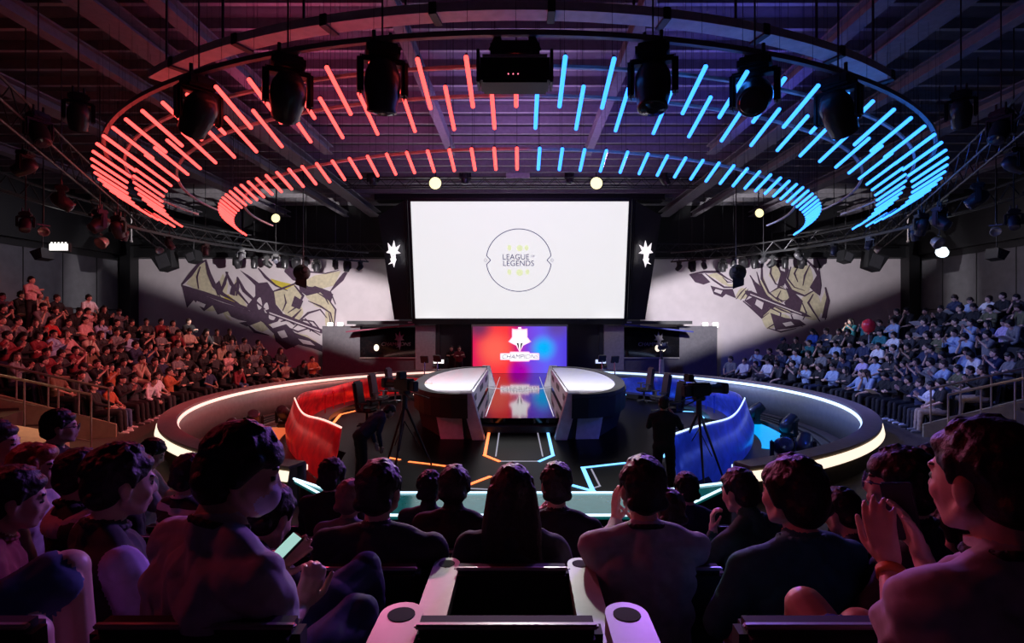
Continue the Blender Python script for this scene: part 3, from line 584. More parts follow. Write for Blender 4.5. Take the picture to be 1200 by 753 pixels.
def glow(cx, cz, r, c, prev):
    vm = nt.nodes.new('ShaderNodeVectorMath'); vm.operation = 'DISTANCE'; vm.inputs[1].default_value = (cx, 0, cz); nt.links.new(tc.outputs['Object'], vm.inputs[0])
    m2 = nt.nodes.new('ShaderNodeMapRange'); m2.interpolation_type = 'SMOOTHSTEP'; m2.inputs[1].default_value = r; m2.inputs[2].default_value = r*.15; nt.links.new(vm.outputs['Value'], m2.inputs[0])
    mx = nt.nodes.new('ShaderNodeMix'); mx.data_type = 'RGBA'; mx.inputs[7].default_value = c; nt.links.new(prev, mx.inputs[6]); nt.links.new(m2.outputs[0], mx.inputs[0]); return mx.outputs[2]
o_ = glow(1.2, 1.55, .85, (.0, .45, 1, 1), rp.outputs[0]); o_ = glow(-1.25, 1.5, 1.2, (1, .13, .09, 1), o_); o_ = glow(.0, .35, .8, (.42, .0, .42, 1), o_); o_ = glow(-2.1, 2.7, 1.0, (.16, .03, .10, 1), o_); o_ = glow(1.9, 2.7, 1.0, (.12, .06, .40, 1), o_)
nt.links.new(o_, b.inputs['Emission Color']); b.inputs['Emission Strength'].default_value = 1.0
m = MB(); m.box((0, .05, 1.47), (4.75, .1, 2.36)); m.build('led_panel', ml, lw)
M_glow = mat('white_sign', (1, 1, 1), .4, emit=(1, .95, .97), es=1.25, var=0)
M_pinkglow = mat('pink_sign_edge', (1, .7, .8), .4, emit=(1, .50, .70), es=.9, var=0)
def starpoly(sc_, off=0): return [(0, -1.05), (.30, -.45), (.98, -.12), (.66, .25), (.66, 1.0), (.3, .95), (0, 1.0), (-.3, .95), (-.66, 1.0), (-.66, .25), (-.98, -.12), (-.30, -.45)]
for sc_, y, mt in ((.60, -.03, M_pinkglow), (.52, -.06, M_glow)):
    P = [(x*sc_, z*sc_) for x, z in starpoly(1)]; n = len(P)
    m = MB(); v = [(x, y, 1.95+z) for x, z in P]+[(x, y+.05, 1.95+z) for x, z in P]+[(0, y, 2.0)]
    m.add(v, [(i, 2*n, (i+1) % n) for i in range(n)]+[(i, (i+1) % n, n+(i+1) % n, n+i) for i in range(n)]); m.build('star', mt, lw)
for xs in (-1, 1):
    m = MB(); m.add([(xs*.28, -.075, 1.86), (xs*.16, -.075, 1.83), (xs*.02, -.075, 1.4), (xs*.05, -.075, 1.8), (xs*.28, -.06, 1.86), (xs*.16, -.06, 1.83), (xs*.02, -.06, 1.4), (xs*.05, -.06, 1.8)], [(0, 1, 2, 3), (4, 5, 6, 7)]); m.build('star_facet', mat('grey_mauve', (.35, .25, .35), .5), lw)
for (w_, h, z, y, mt) in ((1.98, .34, 1.13, -.03, M_pinkglow), (1.9, .27, 1.13, -.05, M_glow), (1.0, .5, 1.13, -.04, M_pinkglow), (.95, .44, 1.13, -.055, M_glow)):
    m = MB(); m.box((0, y, z), (w_, .04, h), bev=.12 if h > .3 else .1); m.build('sign_plate', mt, lw)
put_text('sign_text', 'CHAMPIONS', .33, (0, -.085, 1.12), M_navy, lw, xscale=.98, shear=.25)
m = MB(); m.box((0, 0, 0), (.14, .05, .05)); m.build('status_light', M_litw, lw).location = (0, -.03, 2.58)
# ================================================================ LIGHT TUBES: all parallel, each dipping away from the seats, set out in half rings
def ordw(n):
    W = 'first second third fourth fifth sixth seventh eighth ninth tenth eleventh twelfth thirteenth fourteenth fifteenth sixteenth seventeenth eighteenth nineteenth twentieth'.split()
    if n < 20: return W[n]
    t = {2: 'twenty', 3: 'thirty', 4: 'forty', 5: 'fifty'}[(n+1)//10]; u = (n+1) % 10
    return t+'-'+W[u-1] if u else t.replace('ty', 'tieth')
ZO, ZI = E+3.3, E+2.92; SLOPE = -.217
TM = {}
def tube_mesh(L, s):
    UPW = 2.68 if L > 1 else 3.05
    if (L, s) not in TM:
        m = MB(); m.tube((0, 0, 0), (0, L, SLOPE*L), .030, n=8); m.tube((0, .02, .045), (0, L-.02, SLOPE*L+.045), .02, n=4, mi=1)
        for y in (.15, L-.15): m.tube((0, y, SLOPE*y+.04), (0, y, UPW), .003, n=4, mi=1)
        TM[L, s] = m.mesh('light_tube', [M_tube_r if s < 0 else M_tube_b, M_darkmetal])
    return TM[L, s]
def tubes(R, z, L, step, x0, amax, desc, grp, wide=.7):
    for s in (-1, 1):
        st = math.degrees(step/R); b0 = math.degrees(x0/R); k = 0; i = 0
        while True:
            b = b0+s*st*k; k += 1
            if abs(b) > amax: break
            t = math.radians(b); x = (R+wide*(b/90)**2*abs(b/90))*math.sin(t); y = 17.5-R*math.cos(t)
            if (x < .1) != (s < 0): continue
            o = bpy.data.objects.new('light_tube', tube_mesh(L, s)); col.objects.link(o); o.location = (x, y, z); cn = 'red' if s < 0 else 'blue'
            tag(o, '%s tube of %s, %s from the colour change' % (cn, desc, ordw(i)), 'light tube', '%s %s tubes' % (cn, grp)); i += 1
tubes(10.6, ZO, 1.03, .62, -.05, 90, "the large ceiling ring's near row", 'outer ring')
tubes(9.75, ZO, 1.06, .65, .25, 90, "the large ceiling ring's far row", 'inner row', 1.35)
tubes(8.15, ZI, .72, .385, -.047, 88, 'the small ceiling ring', 'small ring')
# ================================================================ RING TRUSSES
def ring_rail(name, r, z, w_, h, a0, a1, mt, label, chords=False):
    root = empty(name, (0, 0, 0), label=label, cat='truss')
    m = MB(); m.arc([(r-w_/2, z), (r-w_/2, z+h), (r+w_/2, z+h), (r+w_/2, z)], C0, a0, a1, 90); m.build('ring_bar', mt, root)
    if chords:
        m = MB(); m.arc([(r-w_/2-.0, z+.45), (r-w_/2, z+.5), (r-w_/2+.05, z+.5), (r-w_/2+.05, z+.45)], C0, a0, a1, 90); m.build('upper_bar', mt, root)
        m = MB(); N = int(abs(a1-a0)*r/.45)
        for k in range(N):
            t0, t1 = a0+(a1-a0)*k/N, a0+(a1-a0)*(k+1)/N; zz = (z+.02, z+.47) if k % 2 else (z+.47, z+.02)
            m.tube((r*math.cos(t0), 17.5+r*math.sin(t0), zz[0]), (r*math.cos(t1), 17.5+r*math.sin(t1), zz[1]), .018, n=5)
        m.build('lacing', mt, root)
    return root
M_ringbar = mat('ring_bar_paint', (.72, .66, .68), .4, .1)
r_ = ring_rail('ring_truss', 10.25, 6.9, .26, .12, -PI/2-math.radians(36), -PI/2+math.radians(36), M_ringbar, 'broad round steel ring beam above the hanging moving lights')
for k in range(9):
    a = -PI/2+math.radians(-34+8.5*k); m = MB(); m.tube((10.25*math.cos(a), 17.5+10.25*math.sin(a), 7.0), (10.25*math.cos(a), 17.5+10.25*math.sin(a), 8.85), .02, n=5); m.build('hanger_rod', M_darkmetal, r_)
    m = MB(); m.box((10.25*math.cos(a+.04), 17.5+10.25*math.sin(a+.04), 6.95), (.30, .10, .16), rot=Matrix.Rotation(a, 3, 'Z')); m.build('joint_plate', M_black, r_)
ring_rail('lamp_ring', 10.5, 6.5, .07, .07, -PI/2-math.radians(62), -PI/2+math.radians(62), mat('pipe_paint', (.25, .22, .24), .35, .5), 'thin round pipe the big moving lights hang from')
ring_rail('tube_ring', 10.15, ZO+.06, .05, .04, PI, 2*PI, M_ringbar, 'thin ring rail holding the outer tubes of the big ring')
ring_rail('tube_ring', 9.2, ZO+.06, .05, .04, PI, 2*PI, M_ringbar, 'thin ring rail holding the inner tubes of the big ring')
ring_rail('tube_ring', 7.8, ZI+.08, .05, .04, PI, 2*PI, M_ringbar, 'thin ring rail holding the tubes of the small ring')
for s in (-1, 1):
    cn = 'red' if s < 0 else 'blue'
    ring_rail('catwalk_ring', 11.9, 5.75, .08, .08, ang(12, s), ang(-52, s), M_darkmetal, 'long dark lattice arc behind the %s light tubes' % cn, True)
    ring_rail('catwalk_ring', 13.6, 6.2, .08, .08, ang(25, s), ang(-30, s), M_darkmetal, 'outer dark lattice arc over the %s-lit stand' % cn, True)
def truss(name, a, b, label, h=.35):
    root = empty(name, (0, 0, 0), label=label, cat='truss'); a = Vector(a); b = Vector(b); d = (b-a).normalized(); n = d.cross(Vector((0, 0, 1))).normalized()*h/2
    m = MB()
    for o_ in (n+Vector((0, 0, h/2)), -n+Vector((0, 0, h/2)), n-Vector((0, 0, h/2)), -n-Vector((0, 0, h/2))): m.tube(a+o_, b+o_, .025, n=6)
    m.build('chord', M_darkmetal, root); m = MB(); m2 = MB(); N = int((b-a).length/h)
    for k in range(N):
        p, q = a+(b-a)*k/N, a+(b-a)*(k+1)/N; s_ = h/2 if k % 2 else -h/2
        m.tube(p+n+Vector((0, 0, s_)), q+n-Vector((0, 0, s_)), .012, n=5); m2.tube(p-n+Vector((0, 0, s_)), q-n-Vector((0, 0, s_)), .012, n=5)
    m.build('lacing', M_darkmetal, root); m2.build('lacing', M_darkmetal, root)
truss('mural_truss', (-17, 26.6, 6.45), (-6.5, 26.6, 6.45), 'dark box truss in front of the red-side mural')
truss('mural_truss', (6.5, 26.6, 6.45), (17, 26.6, 6.45), 'dark box truss in front of the blue-side mural')
truss('screen_truss', (-7.5, 22.6, 8.55), (7.5, 22.6, 8.55), 'long box truss across the front of the big screen')
for s in (-1, 1): truss('side_truss', (s*7.6, 7.2, 6.55), (s*14.2, 22, 6.0), 'long box truss above the %s-lit stand' % ('red' if s < 0 else 'blue'))
# ================================================================ FIXTURES
def make_moving_head():
    r = empty('moving_head_light', (0, 0, 0))
    m = MB(); m.box((0, 0, -.07), (.36, .30, .14), bev=.03); m.box((0, -.155, -.07), (.16, .02, .06), mi=1); m.build('base', [M_black, M_darkmetal], r)
    m = MB(); m.box((0, 0, .03), (.22, .05, .04)); m.tube((-.09, 0, .02), (-.09, 0, .16), .022); m.tube((.09, 0, .02), (.09, 0, .16), .022); m.build('clamp', M_darkmetal, r)
    m = MB()
    for s in (-1, 1): m.box((s*.235, 0, -.34), (.07, .15, .42), bev=.03)
    m.box((0, 0, -.165), (.50, .15, .06), bev=.025); m.build('yoke', M_black, r)
    h = MB(); h.lathe([(.06, .27), (.13, .24), (.185, .12), (.195, 0), (.185, -.12), (.16, -.24), (.165, -.28), (.15, -.29)], (0, 0, 0), (0, 0, 1), 22)
    ho = h.build('head', mat('fixture_shell', (.035, .033, .038), .3), r, True); ho.location = (0, 0, -.42)
    l = MB(); l.lathe([(.145, -.285), (.13, -.30), (.06, -.315)], (0, 0, 0), (0, 0, 1), 18); lo = l.build('lens', M_lens, ho)
    return r
MH = make_moving_head(); MHH = [k for k in kids(MH) if k.name.startswith('head')][0]
usedMH = [False]
def moving_head(loc, sc_, rz, tilt, label, group=None, up=False, pipe_top=None):
    if not usedMH[0]: KIDS[MH.name] = kids(MH); KIDS[MHH.name] = kids(MHH)
    o = MH if not usedMH[0] else copy_tree(MH); usedMH[0] = True
    o.location = loc; o.scale = (sc_,)*3; o.rotation_euler = (PI if up else 0, 0, rz)
    if not up and loc[2]+.2 < 8.8:
        top = pipe_top if pipe_top else 8.86
        m = MB(); m.tube((0, 0, .05), (0, 0, (top-loc[2])/sc_), .012/sc_, n=6); m.build('drop_pipe', M_darkmetal, o)
    for k in kids(o) if o is not MH else [MHH]:
        if k.name.startswith('head'): k.rotation_euler = (tilt, 0, 0)
    tag(o, label, 'stage light', group); return o
for a_, tl, rz, lb in ((-26.5, .9, .9, 'large black moving light at the red end of the lamp ring'), (-17.3, 1.0, .5, 'large tilted moving light, second from the red end of the ring'), (-9.7, .25, .35, 'large moving light hanging among the first red tubes'),
                   (9.4, -.2, -.3, 'large moving light hanging among the first blue tubes'), (17.6, -1.0, -.5, 'large tilted moving light, second from the blue end of the ring'), (26.2, .8, -.9, 'large black moving light at the blue end of the lamp ring')):
    b_ = math.radians(a_); x, y = 10.5*math.sin(b_), 17.5-10.5*math.cos(b_)
    moving_head((x, y, 6.44), 1.18, rz, tl, lb, 'large moving lights on the lamp ring')
# central wide projector
pr = empty('projector', (-.06, 7.05, 6.45), label='wide black projector unit with two brackets, hanging over the centre aisle', cat='projector')
m = MB(); m.box((0, 0, -.42), (.86, .42, .34), bev=.03); m.build('body', M_black, pr)
m = MB(); m.box((0, -.215, -.28), (.80, .03, .035)); m.build('front_rail', mat('grey_rail', (.45, .42, .45), .4), pr)
for k, s in enumerate((-1, 1)):
    m = MB(); m.box((s*.46, 0, -.36), (.04, .3, .42), bev=.01); m.build('bracket', M_darkmetal, pr)
    m = MB(); m.tube((s*.2, 0, 0), (s*.2, 0, .14), .03); m.tube((s*.2, -.03, .14), (s*.32, .03, -.1), .025); m.build('hook', M_darkmetal, pr)
m = MB(); m.box((0, 0, -.14), (.62, .3, .2), bev=.03); m.build('top_box', M_dark, pr)
for k in range(3): m = MB(); m.ell(((k-1)*.06-.02, -.215, -.5), (.008, .008, .008), n=8, m=6); m.build('indicator', mat('red_indicator', (1, .2, .3), .4, emit=(1, .2, .3), es=2, var=0), pr)
# small fixtures
def spot_px(px, py, d, sc_, rz, tl, label, group): p = at(px, py, d); return moving_head((p.x, p.y, p.z+.42*sc_), sc_, rz, tl, label, group)
gr = 'moving lights on the outer red cluster'; gb = 'moving lights on the outer blue cluster'
for i, (px, py, d, sc_, tl) in enumerate(((92, 135, 9.0, .8, .7), (45, 155, 9.6, .8, -.6), (30, 195, 11, .75, 1.1), (72, 235, 12.5, .8, -.9), (117, 262, 14, .85, .9), (138, 268, 15, .8, -.5), (30, 262, 12, .6, .6))):
    spot_px(px, py, d, sc_, .7+.5*i, tl, 'small moving light over the red-lit stand, %s down from the roof corner' % ordw(i), gr)
    spot_px(1218-px, py-3, d, sc_, -.7-.5*i, tl, 'small moving light over the blue-lit stand, %s down from the roof corner' % ordw(i), gb)
for i, (px, py) in enumerate(((437, 210), (545, 207), (667, 207), (779, 210))):
    spot_px(px, py, 22.6, .9, .4*i, .4-.3*i, 'moving light on the screen truss, %s from its red end' % ordw(i), 'moving lights on the screen truss')
mg_ = 'small lamps hanging before the murals'
for s in (-1, 1):
    for i, (px, tl) in enumerate(((278, .5), (298, 0), (313, .9), (334, 0), (347, -.7), (371, .1), (407, .3))):
        x = px if s < 0 else 1218-px
        spot_px(x, 308 if i < 5 else 312, 26.6, .82, i*.6*s, tl, 'small lamp in front of the %s-side mural, %s from its outer edge' % ('red' if s < 0 else 'blue', ordw(i)), mg_)
# further dim lamps under the lattice rings
k_ = 0
for s in (-1, 1):
    for i, b_ in enumerate((-50, -44, -37, -30, -22, -14, -6, 4)):
        a = ang(b_, s); x, y = 11.9*math.cos(a), 17.5+11.9*math.sin(a)
        moving_head((x, y, 5.76), .62, a+.3*i, (.8, -.4, .3, 1.1, -.9, .2, .7, -.2)[i], 'small dark lamp under the lattice ring, %s from the screen on the %s side' % (ordw(i), 'red' if s < 0 else 'blue'), 'dark lamps under the lattice ring')
# round bright lamps facing the audience
def blinder(px, py, d, r, label):
    p = at(px, py, d); o = empty('round_lamp', p, label=label, cat='stage light', group='bright round yellow lamps')
    m = MB(); m.lathe([(.5, 1.0), (1.0, .75), (1.12, .1), (1.16, 0), (1.0, .02)], (0, 0, 0), (0, 1, 0), 18); hs = m.build('housing', M_black, o); hs.scale = (r,)*3
    m = MB(); m.lathe([(1.0, .02), (.8, -.08), (.3, -.12)], (0, 0, 0), (0, 1, 0), 18); ln = m.build('lens', M_lit, o); ln.scale = (r,)*3
    m = MB(); m.tube((0, r*.5, r), (0, r*.5, 8.86-p.z), .02); m.build('hanger', M_darkmetal, o)
blinder(510, 214, 22, .24, 'bright yellow round lamp above the red corner of the screen')
blinder(699, 214, 22, .24, 'bright yellow round lamp above the blue corner of the screen')
blinder(323, 255, 22, .17, 'bright yellow round lamp under the red end of the small ring')
blinder(890, 249, 22, .17, 'bright yellow round lamp under the blue end of the small ring')
# par cans with pale shells near the stands
def par_can(px, py, d, r, rz, label, shell):
    p = at(px, py, d); o = empty('par_can', p, (0, .9*rz, rz), label=label, cat='stage light')
    m = MB(); m.lathe([(.35, 1.5), (.7, 1.2), (1, .2), (1.05, 0), (.85, 0), (.6, .3)], (0, 0, 0), (0, .5, 1), 16); h = m.build('shell', shell, o, True); h.scale = (r,)*3
    m = MB(); m.box((0, 0, r*1.4), (r*.3, r*2.3, .03)); m.build('yoke', M_darkmetal, o)
    m = MB(); m.tube((0, 0, r*1.2), (0, 0, 8.86-p.z), .015); pp = m.build('drop_pipe', M_darkmetal, o); pp.rotation_euler = (0, 0, 0); o.rotation_euler = (0, 0, rz)
    h.rotation_euler = (0, .9*(1 if rz > 0 else -1), 0)
M_pshell = mat('silver_shell', (.6, .55, .5), .3, .6)
for s in (-1, 1):
    X = (lambda v: v if s < 0 else 1218-v); cn = 'red' if s < 0 else 'blue'
    par_can(X(117), 285, 16, .17, -s*.8, 'silver can lamp pointing down over the %s-lit stand' % cn, M_pshell)
    par_can(X(51), 271, 15, .13, s*.5, 'small silver can lamp near the %s-side wall' % cn, M_pshell)
    par_can(X(187), 293, 22, .15, 2, 'small can lamp next to the %s-side mural corner' % cn, M_pshell)
    # hanging loudspeakers
    for i, (px, py, d, sz) in enumerate(((195, 306, 24, .46), (227, 301, 24, .28), (50, 298, 20, .22))):
        p = at(X(px), py, d); o = empty('loudspeaker', p, 0, label=('black wedge loudspeaker hung before the %s-side mural' % cn, 'small black loudspeaker beside the wedge one on the %s side' % cn, 'small flat loudspeaker on the %s-side wall' % cn)[i], cat='loudspeaker')
        m = MB(); q = [(-sz, -.25, sz*.8), (sz, -.25, sz*.8), (sz*.6, -.25, -sz*.8), (-sz*.6, -.25, -sz*.8)]; m.add(q+[(x, .3, z) for x, y, z in q], [(0, 1, 2, 3), (7, 6, 5, 4), (0, 4, 5, 1), (1, 5, 6, 2), (2, 6, 7, 3), (3, 7, 4, 0)]); m.build('cabinet', M_black, o).rotation_euler = (0, .35*s, 0)
        m = MB(); m.box((0, -.26, 0), (sz*1.1, .02, sz*1.2)); m.build('grille', M_dark, o).rotation_euler = (0, .35*s, 0); m = MB(); m.tube((0, 0, sz*.8), (0, 0, 8.86-p.z), .02); m.build('bracket', M_darkmetal, o)
    # thin hanging pole with lamp at the room corner
    p = at(X(154), 268, 23); m = MB(); m.tube((0, 0, -.5), (0, 0, .6), .03); m.ell((0, 0, -.5), (.06, .06, .06), n=8, m=6); m.build('hanging_pole', M_pshell, label='thin pale hanging pole by the corner on the %s side' % cn, cat='pole').location = p
# lit wall signs
p = at(69, 289, 19.0); o = empty('wall_light', p, label='small rectangular white lit sign box on the red-side wall', cat='lit sign'); 
m = MB(); m.box((0, .06, 0), (.72, .12, .32), bev=.02); m.build('casing', M_dark, o); m = MB(); m.box((0, -.01, 0), (.62, .03, .22)); m.build('lit_face', M_litw, o)
m = MB()
for k in range(5): m.box((-.24+k*.12, -.01, .14), (.05, .02, .06))
m.build('lit_face', M_litw, o)
p = at(1104, 295, 19.0); m = MB(); m.lathe([(.06, .3), (.2, 0), (.16, -.03)], (0, 0, 0), (.7, .5, .5), 14); o = m.build('floodlight', mat('white_blue_panel', (1, 1, 1), .4, emit=(.8, .95, 1), es=2, var=0), label='small bright white floodlight under the roof on the blue side', cat='floodlight'); o.location = p
# aircon square and plates on the roof
m = MB(); m.box((0, 0, 0), (1.3, 1.3, .06)); m.box((0, 0, -.04), (1.1, 1.1, .03), mi=1); m.build('roof_panel', [mat('pale_panel', (.5, .5, .52), .6), mat('grey_louvre', (.3, .3, .32), .6)], label='square pale service panel in the middle of the roof', cat='panel').location = (-.1, 25.2, 9.0-.35+.4)
m = MB(); m.box((0, 0, 0), (.95, .06, .5)); m.box((0, .02, .3), (.06, .06, .4), mi=0); m.build('white_plate', mat('pale_panel', (.5, .5, .52), .6), label='pale square plate behind the small ring above the screen', cat='plate').location = at(607, 201, 22.3)
m = MB(); m.box((0, 0, 0), (1.35, .9, .25)); m.build('duct_box', mat('brown_duct', (.10, .07, .07), .6), label='dull brown duct box between the ceiling tube rings', cat='duct').location = at(605, 132, 18.5)
# floor standing moving lights inside the ring
for i, (px, py, s) in enumerate(((333, 500, -1), (297, 508, -1), (276, 520, -1), (885, 496, 1), (924, 514, 1), (942, 541, 1), (917, 543, 1))):
    d = (E+.4)*F/(py-376); x = (px-609)*d/F; cn = 'red' if s < 0 else 'blue'; j = i if s < 0 else i-3
    o = moving_head((x, d, -.4), 1.0, .5*i, (.9, .7, -1.0, .9, .9, 1.1, -1.2)[i], 'black floor moving light in the %s side of the ring, %s from the screen' % (cn, ordw(j)), 'floor moving lights in the ring', up=True)
# ================================================================ RAILINGS AND CHEEKS
M_rail = mat('rail_paint', (.30, .24, .22), .35, .6)
for s in (-1, 1):
    cn = 'red' if s < 0 else 'blue'
    for j, (bx, by, t0) in enumerate(((10.3, 13.9, 0), (9.85, 12.75, 0))):
        root = empty('stair_railing', (0, 0, 0), label=('metal stair railing next to the end seats of the %s-lit stand' % cn, 'lower metal stair railing across the steps from the %s-lit stand' % cn)[j], cat='railing')
        P = []
        for k in range(7):
            t = k*.62; P.append(Vector((s*(bx+.944*t), by-.33*t, .30*t)))
        m = MB(); m.path([p+Vector((0, 0, 1.22)) for p in P], .03); m.build('handrail', M_rail, root)
        for p in P: m = MB(); m.tube(p, p+Vector((0, 0, 1.22)), .02); m.build('post', M_rail, root)
        m = MB(); m.path([p+Vector((0, 0, .15)) for p in P], .015); m.path([p+Vector((0, 0, .7)) for p in P], .012) if j else None; m.build('lower_bar', M_rail, root)
    m = MB(); a0, a1 = ang(19, s), ang(19.45, s)
    m.arc([(10.75, 0), (10.75, .32), (16, 2.2), (16, 0)], C0, a0, a1, 3); m.build('stair_cheek', mat('olive_cheek', (.28, .24, .16), .5), label='low olive panel at the foot of the %s-side stairs' % cn, cat='panel')
    # slanted cream parapet with its lamp
    m = MB(); q = [(s*9.9, 12.2, .0), (s*9.9, 12.2, .42), (s*15, 10.4, 1.9), (s*15, 10.4, 0)]; q2 = [(x-s*.4, y-1.3, z) for x, y, z in q]
    m.add(q+q2, [(0, 1, 2, 3), (7, 6, 5, 4), (0, 4, 5, 1), (1, 5, 6, 2), (2, 6, 7, 3), (3, 7, 4, 0)]); m.build('stair_parapet', mat('cream_parapet', (.62, .52, .34), .5), label='cream slanted parapet lit from above beside the %s-side stairs' % cn, cat='parapet')
    lamp('SPOT', (s*11.5, 12.5, 5.4), (s*11.2, 11.5, .6), (1, .78, .42), 260, .15, 50, .6)
    lamp('SPOT', (s*9.8, 11.8, 5.6), (s*10.2, 13.2, 0), (1, .72, .40), 110, .15, 45, .7)
# ================================================================ CAMERAS
def tripod_camera(x, y, z, rz, label, h=1.35):
    r = empty('broadcast_camera', (x, y, z), rz, label=label, cat='camera')
    m = MB(); m.box((0, 0, h+.14), (.20, .46, .24), bev=.03); m.build('camera_body', M_black, r)
    m = MB(); m.tube((0, .22, h+.14), (0, .52, h+.14), .075, .095, 16); m.box((0, .55, h+.14), (.24, .12, .2), bev=.02); m.build('lens', M_dark, r)
    m = MB(); m.box((-.16, -.1, h+.34), (.2, .12, .14), bev=.02); m.tube((0, -.05, h+.26), (-.1, -.1, h+.34), .015); m.build('viewfinder', M_black, r)
    m = MB(); m.box((0, -.28, h+.12), (.14, .16, .2), bev=.02); m.build('battery', M_dark, r)
    m = MB(); m.box((0, 0, h-.02), (.16, .2, .1), bev=.02); m.tube((0, 0, h-.35), (0, 0, h-.05), .06, .05); m.build('fluid_head', M_dark, r)
    m = MB(); m.tube((.08, -.05, h-.02), (.2, -.5, h-.12), .012); m.tube((-.08, -.05, h-.02), (-.2, -.5, h-.12), .012); m.build('pan_handle', M_darkmetal, r)
    for k in range(3):
        a = PI/2+2*PI*k/3; m = MB(); m.tube((0, 0, h-.25), (.55*math.cos(a), .55*math.sin(a), .02), .028, .018); m.tube((0, 0, h-.6), (.3*math.cos(a), .3*math.sin(a), .42), .01); m.build('leg', M_darkmetal, r)
    return r
p = fl(819, 562); tripod_camera(p[0], p[1], -.05, -1.2, 'large broadcast camera on a tripod before the blue wall', 1.55)
p = fl(474, 548); tripod_camera(p[0], p[1], -.05, .9, 'large broadcast camera on a tripod beside the stooping man', 1.55)
# robotic camera on a pillar by the blue rim
rc = empty('pole_camera', (9.05*math.cos(math.radians(47)), 17.5+9.05*math.sin(math.radians(47)), .64), label='small remote camera on a pole at the blue rim', cat='camera')
m = MB(); m.tube((0, 0, 0), (0, 0, .62), .12, .10); m.build('foot', M_pshell, rc); m = MB(); m.tube((0, 0, .6), (0, 0, 1.0), .06); m.build('pole', M_darkmetal, rc)
m = MB(); m.box((0, 0, 1.12), (.3, .3, .2), bev=.04); m.lathe([(.12, 0), (.14, .2), (.1, .24)], (0, -.1, 1.2), (.8, -.4, .1), 14); m.build('camera_head', M_dark, rc)
# music-stand shaped reflectors leaning at the booth walls, sign on the desk
m = MB(); m.box((0, 0, 0), (.30, .02, .42), bev=.008); o = m.build('paper_sign', mat('tan_paper', (.62, .40, .18), .7), label='tan paper sheet taped to the outer side of the red-side desk', cat='paper'); o.location = at(501, 456.5, 16.4)
for s, px, lb in ((-1, 484, 'red'), (1, 737, 'blue')):
    # pair of slim loudspeakers / monitors behind the desks
    for i in range(2):
        x = s*(3.45+.45*i); y = 23.2-.5*i
        r = empty('monitor_stand', (x, y, -.05), label='slim monitor stand behind the %s-side desk, %s one' % (lb, ('inner', 'outer')[i]), cat='stand')
        m = MB(); m.lathe([(.2, 0), (.2, .03), (.03, .05)], (0, 0, 0), (0, 0, 1), 14); m.build('foot', M_darkmetal, r)
        m = MB(); m.tube((0, 0, .03), (0, 0, 1.3), .025); m.build('pole', M_chrome, r)
        m = MB(); m.box((0, 0, 1.4), (.34, .08, .3), rot=Euler((.3, 0, .3*s)), bev=.015); m.build('monitor', M_dark, r)
# office style gaming chairs behind the desks
def make_chair():
    r = empty('player_chair', (0, 0, 0))
    m = MB(); m.box((0, 0, .47), (.5, .5, .12), bev=.05); m.build('seat', M_black, r)
    m = MB(); m.box((0, .24, .88), (.5, .12, .8), rot=Euler((-.15, 0, 0)), bev=.05); m.build('backrest', M_black, r)
    m = MB()
    for s in (-1, 1): m = MB(); m.box((s*.28, 0, .68), (.06, .3, .04), bev=.015); m.box((s*.28, 0, .57), (.04, .06, .2)); m.build('armrest', M_dark, r)
    m = MB(); m.tube((0, 0, .08), (0, 0, .42), .035); 
    for k in range(5): a = 2*PI*k/5; m.tube((0, 0, .1), (.3*math.cos(a), .3*math.sin(a), .05), .025, .018)
    m.build('base', M_darkmetal, r); return r
GC = make_chair(); first = True
for s in (-1, 1):
    for i in range(3):
        o = GC if first else copy_tree(GC); first = False
        y = 15.6+2.3*i; x = s*(4.3+.25*math.sin(i)); o.location = (x, y, -.05); o.rotation_euler = (0, 0, s*-1.4+PI*0)
        tag(o, 'black swivel player chair beside the %s-side desk, %s from the seats' % ('red' if s < 0 else 'blue', ordw(i)), 'chair', 'player chairs')
# ================================================================ SEATS NEAR THE CAMERA
M_seat = mat('black_seat_fabric', (.014, .013, .017), .8)
M_trimbar = mat('seat_trim', (.38, .32, .34), .3, .3)
def theater_seat(loc, label, wd=.50, bars=1, rz=0, h=.92, group=None):
    r = empty('theater_seat', loc, rz, label=label, cat='seat', group=group)
    m = MB(); m.box((0, 0, h-.30), (wd, .08, .60), rot=Euler((.06, 0, 0)), bev=.02); m.build('backrest', M_seat, r)
    m = MB(); m.box((0, .30, .40), (wd-.02, .50, .12), bev=.04); m.build('seat_pad', M_seat, r)
    m = MB(); m.box((0, .1, .17), (.1, .2, .34)); m.box((0, .1, .02), (.4, .3, .03)); m.build('pedestal', M_dark, r)
    for k in range(bars):
        m = MB(); m.box((0, -.035-.035*k, h-.004-.030*k), (wd-.02, .018, .012), bev=.004); m.build('top_trim', M_trimbar, r)
    return r
def console(loc, label, flip=1):
    r = empty('armrest_console', loc, label=label, cat='armrest', group='grey armrest consoles')
    n = 10; P = [(-.055, -.62), (.050, -.62)] + [(.052, .0)] + [(.052*math.cos(t), .055*math.sin(t)) for t in [PI*k/n for k in range(1, n)]] + [(-.052, 0)]
    P = [(x*(1.0), y) for x, y in P]
    m = MB(); m.prism(P, -.05, 0); m.build('top_plate', M_console, r)
    m = MB(); m.prism([(x*.7, y*.9-.02) for x, y in P], -.70, -.05); m.build('side_panel', M_dark, r)
    m = MB(); m.lathe([(.033, .0005), (.033, .0015), (.02, .0018)], (0, -.005, 0), (0, 0, 1), 20); m.build('cup_holder', mat('cup_hole_black', (.004, .004, .004), .95, var=0), r)  # flat black disc stands in for the dark hole
    return r
theater_seat((-.03, 1.30, 1.29), 'empty black seat with two pale trim bars, centre of the last row', .44, 2)
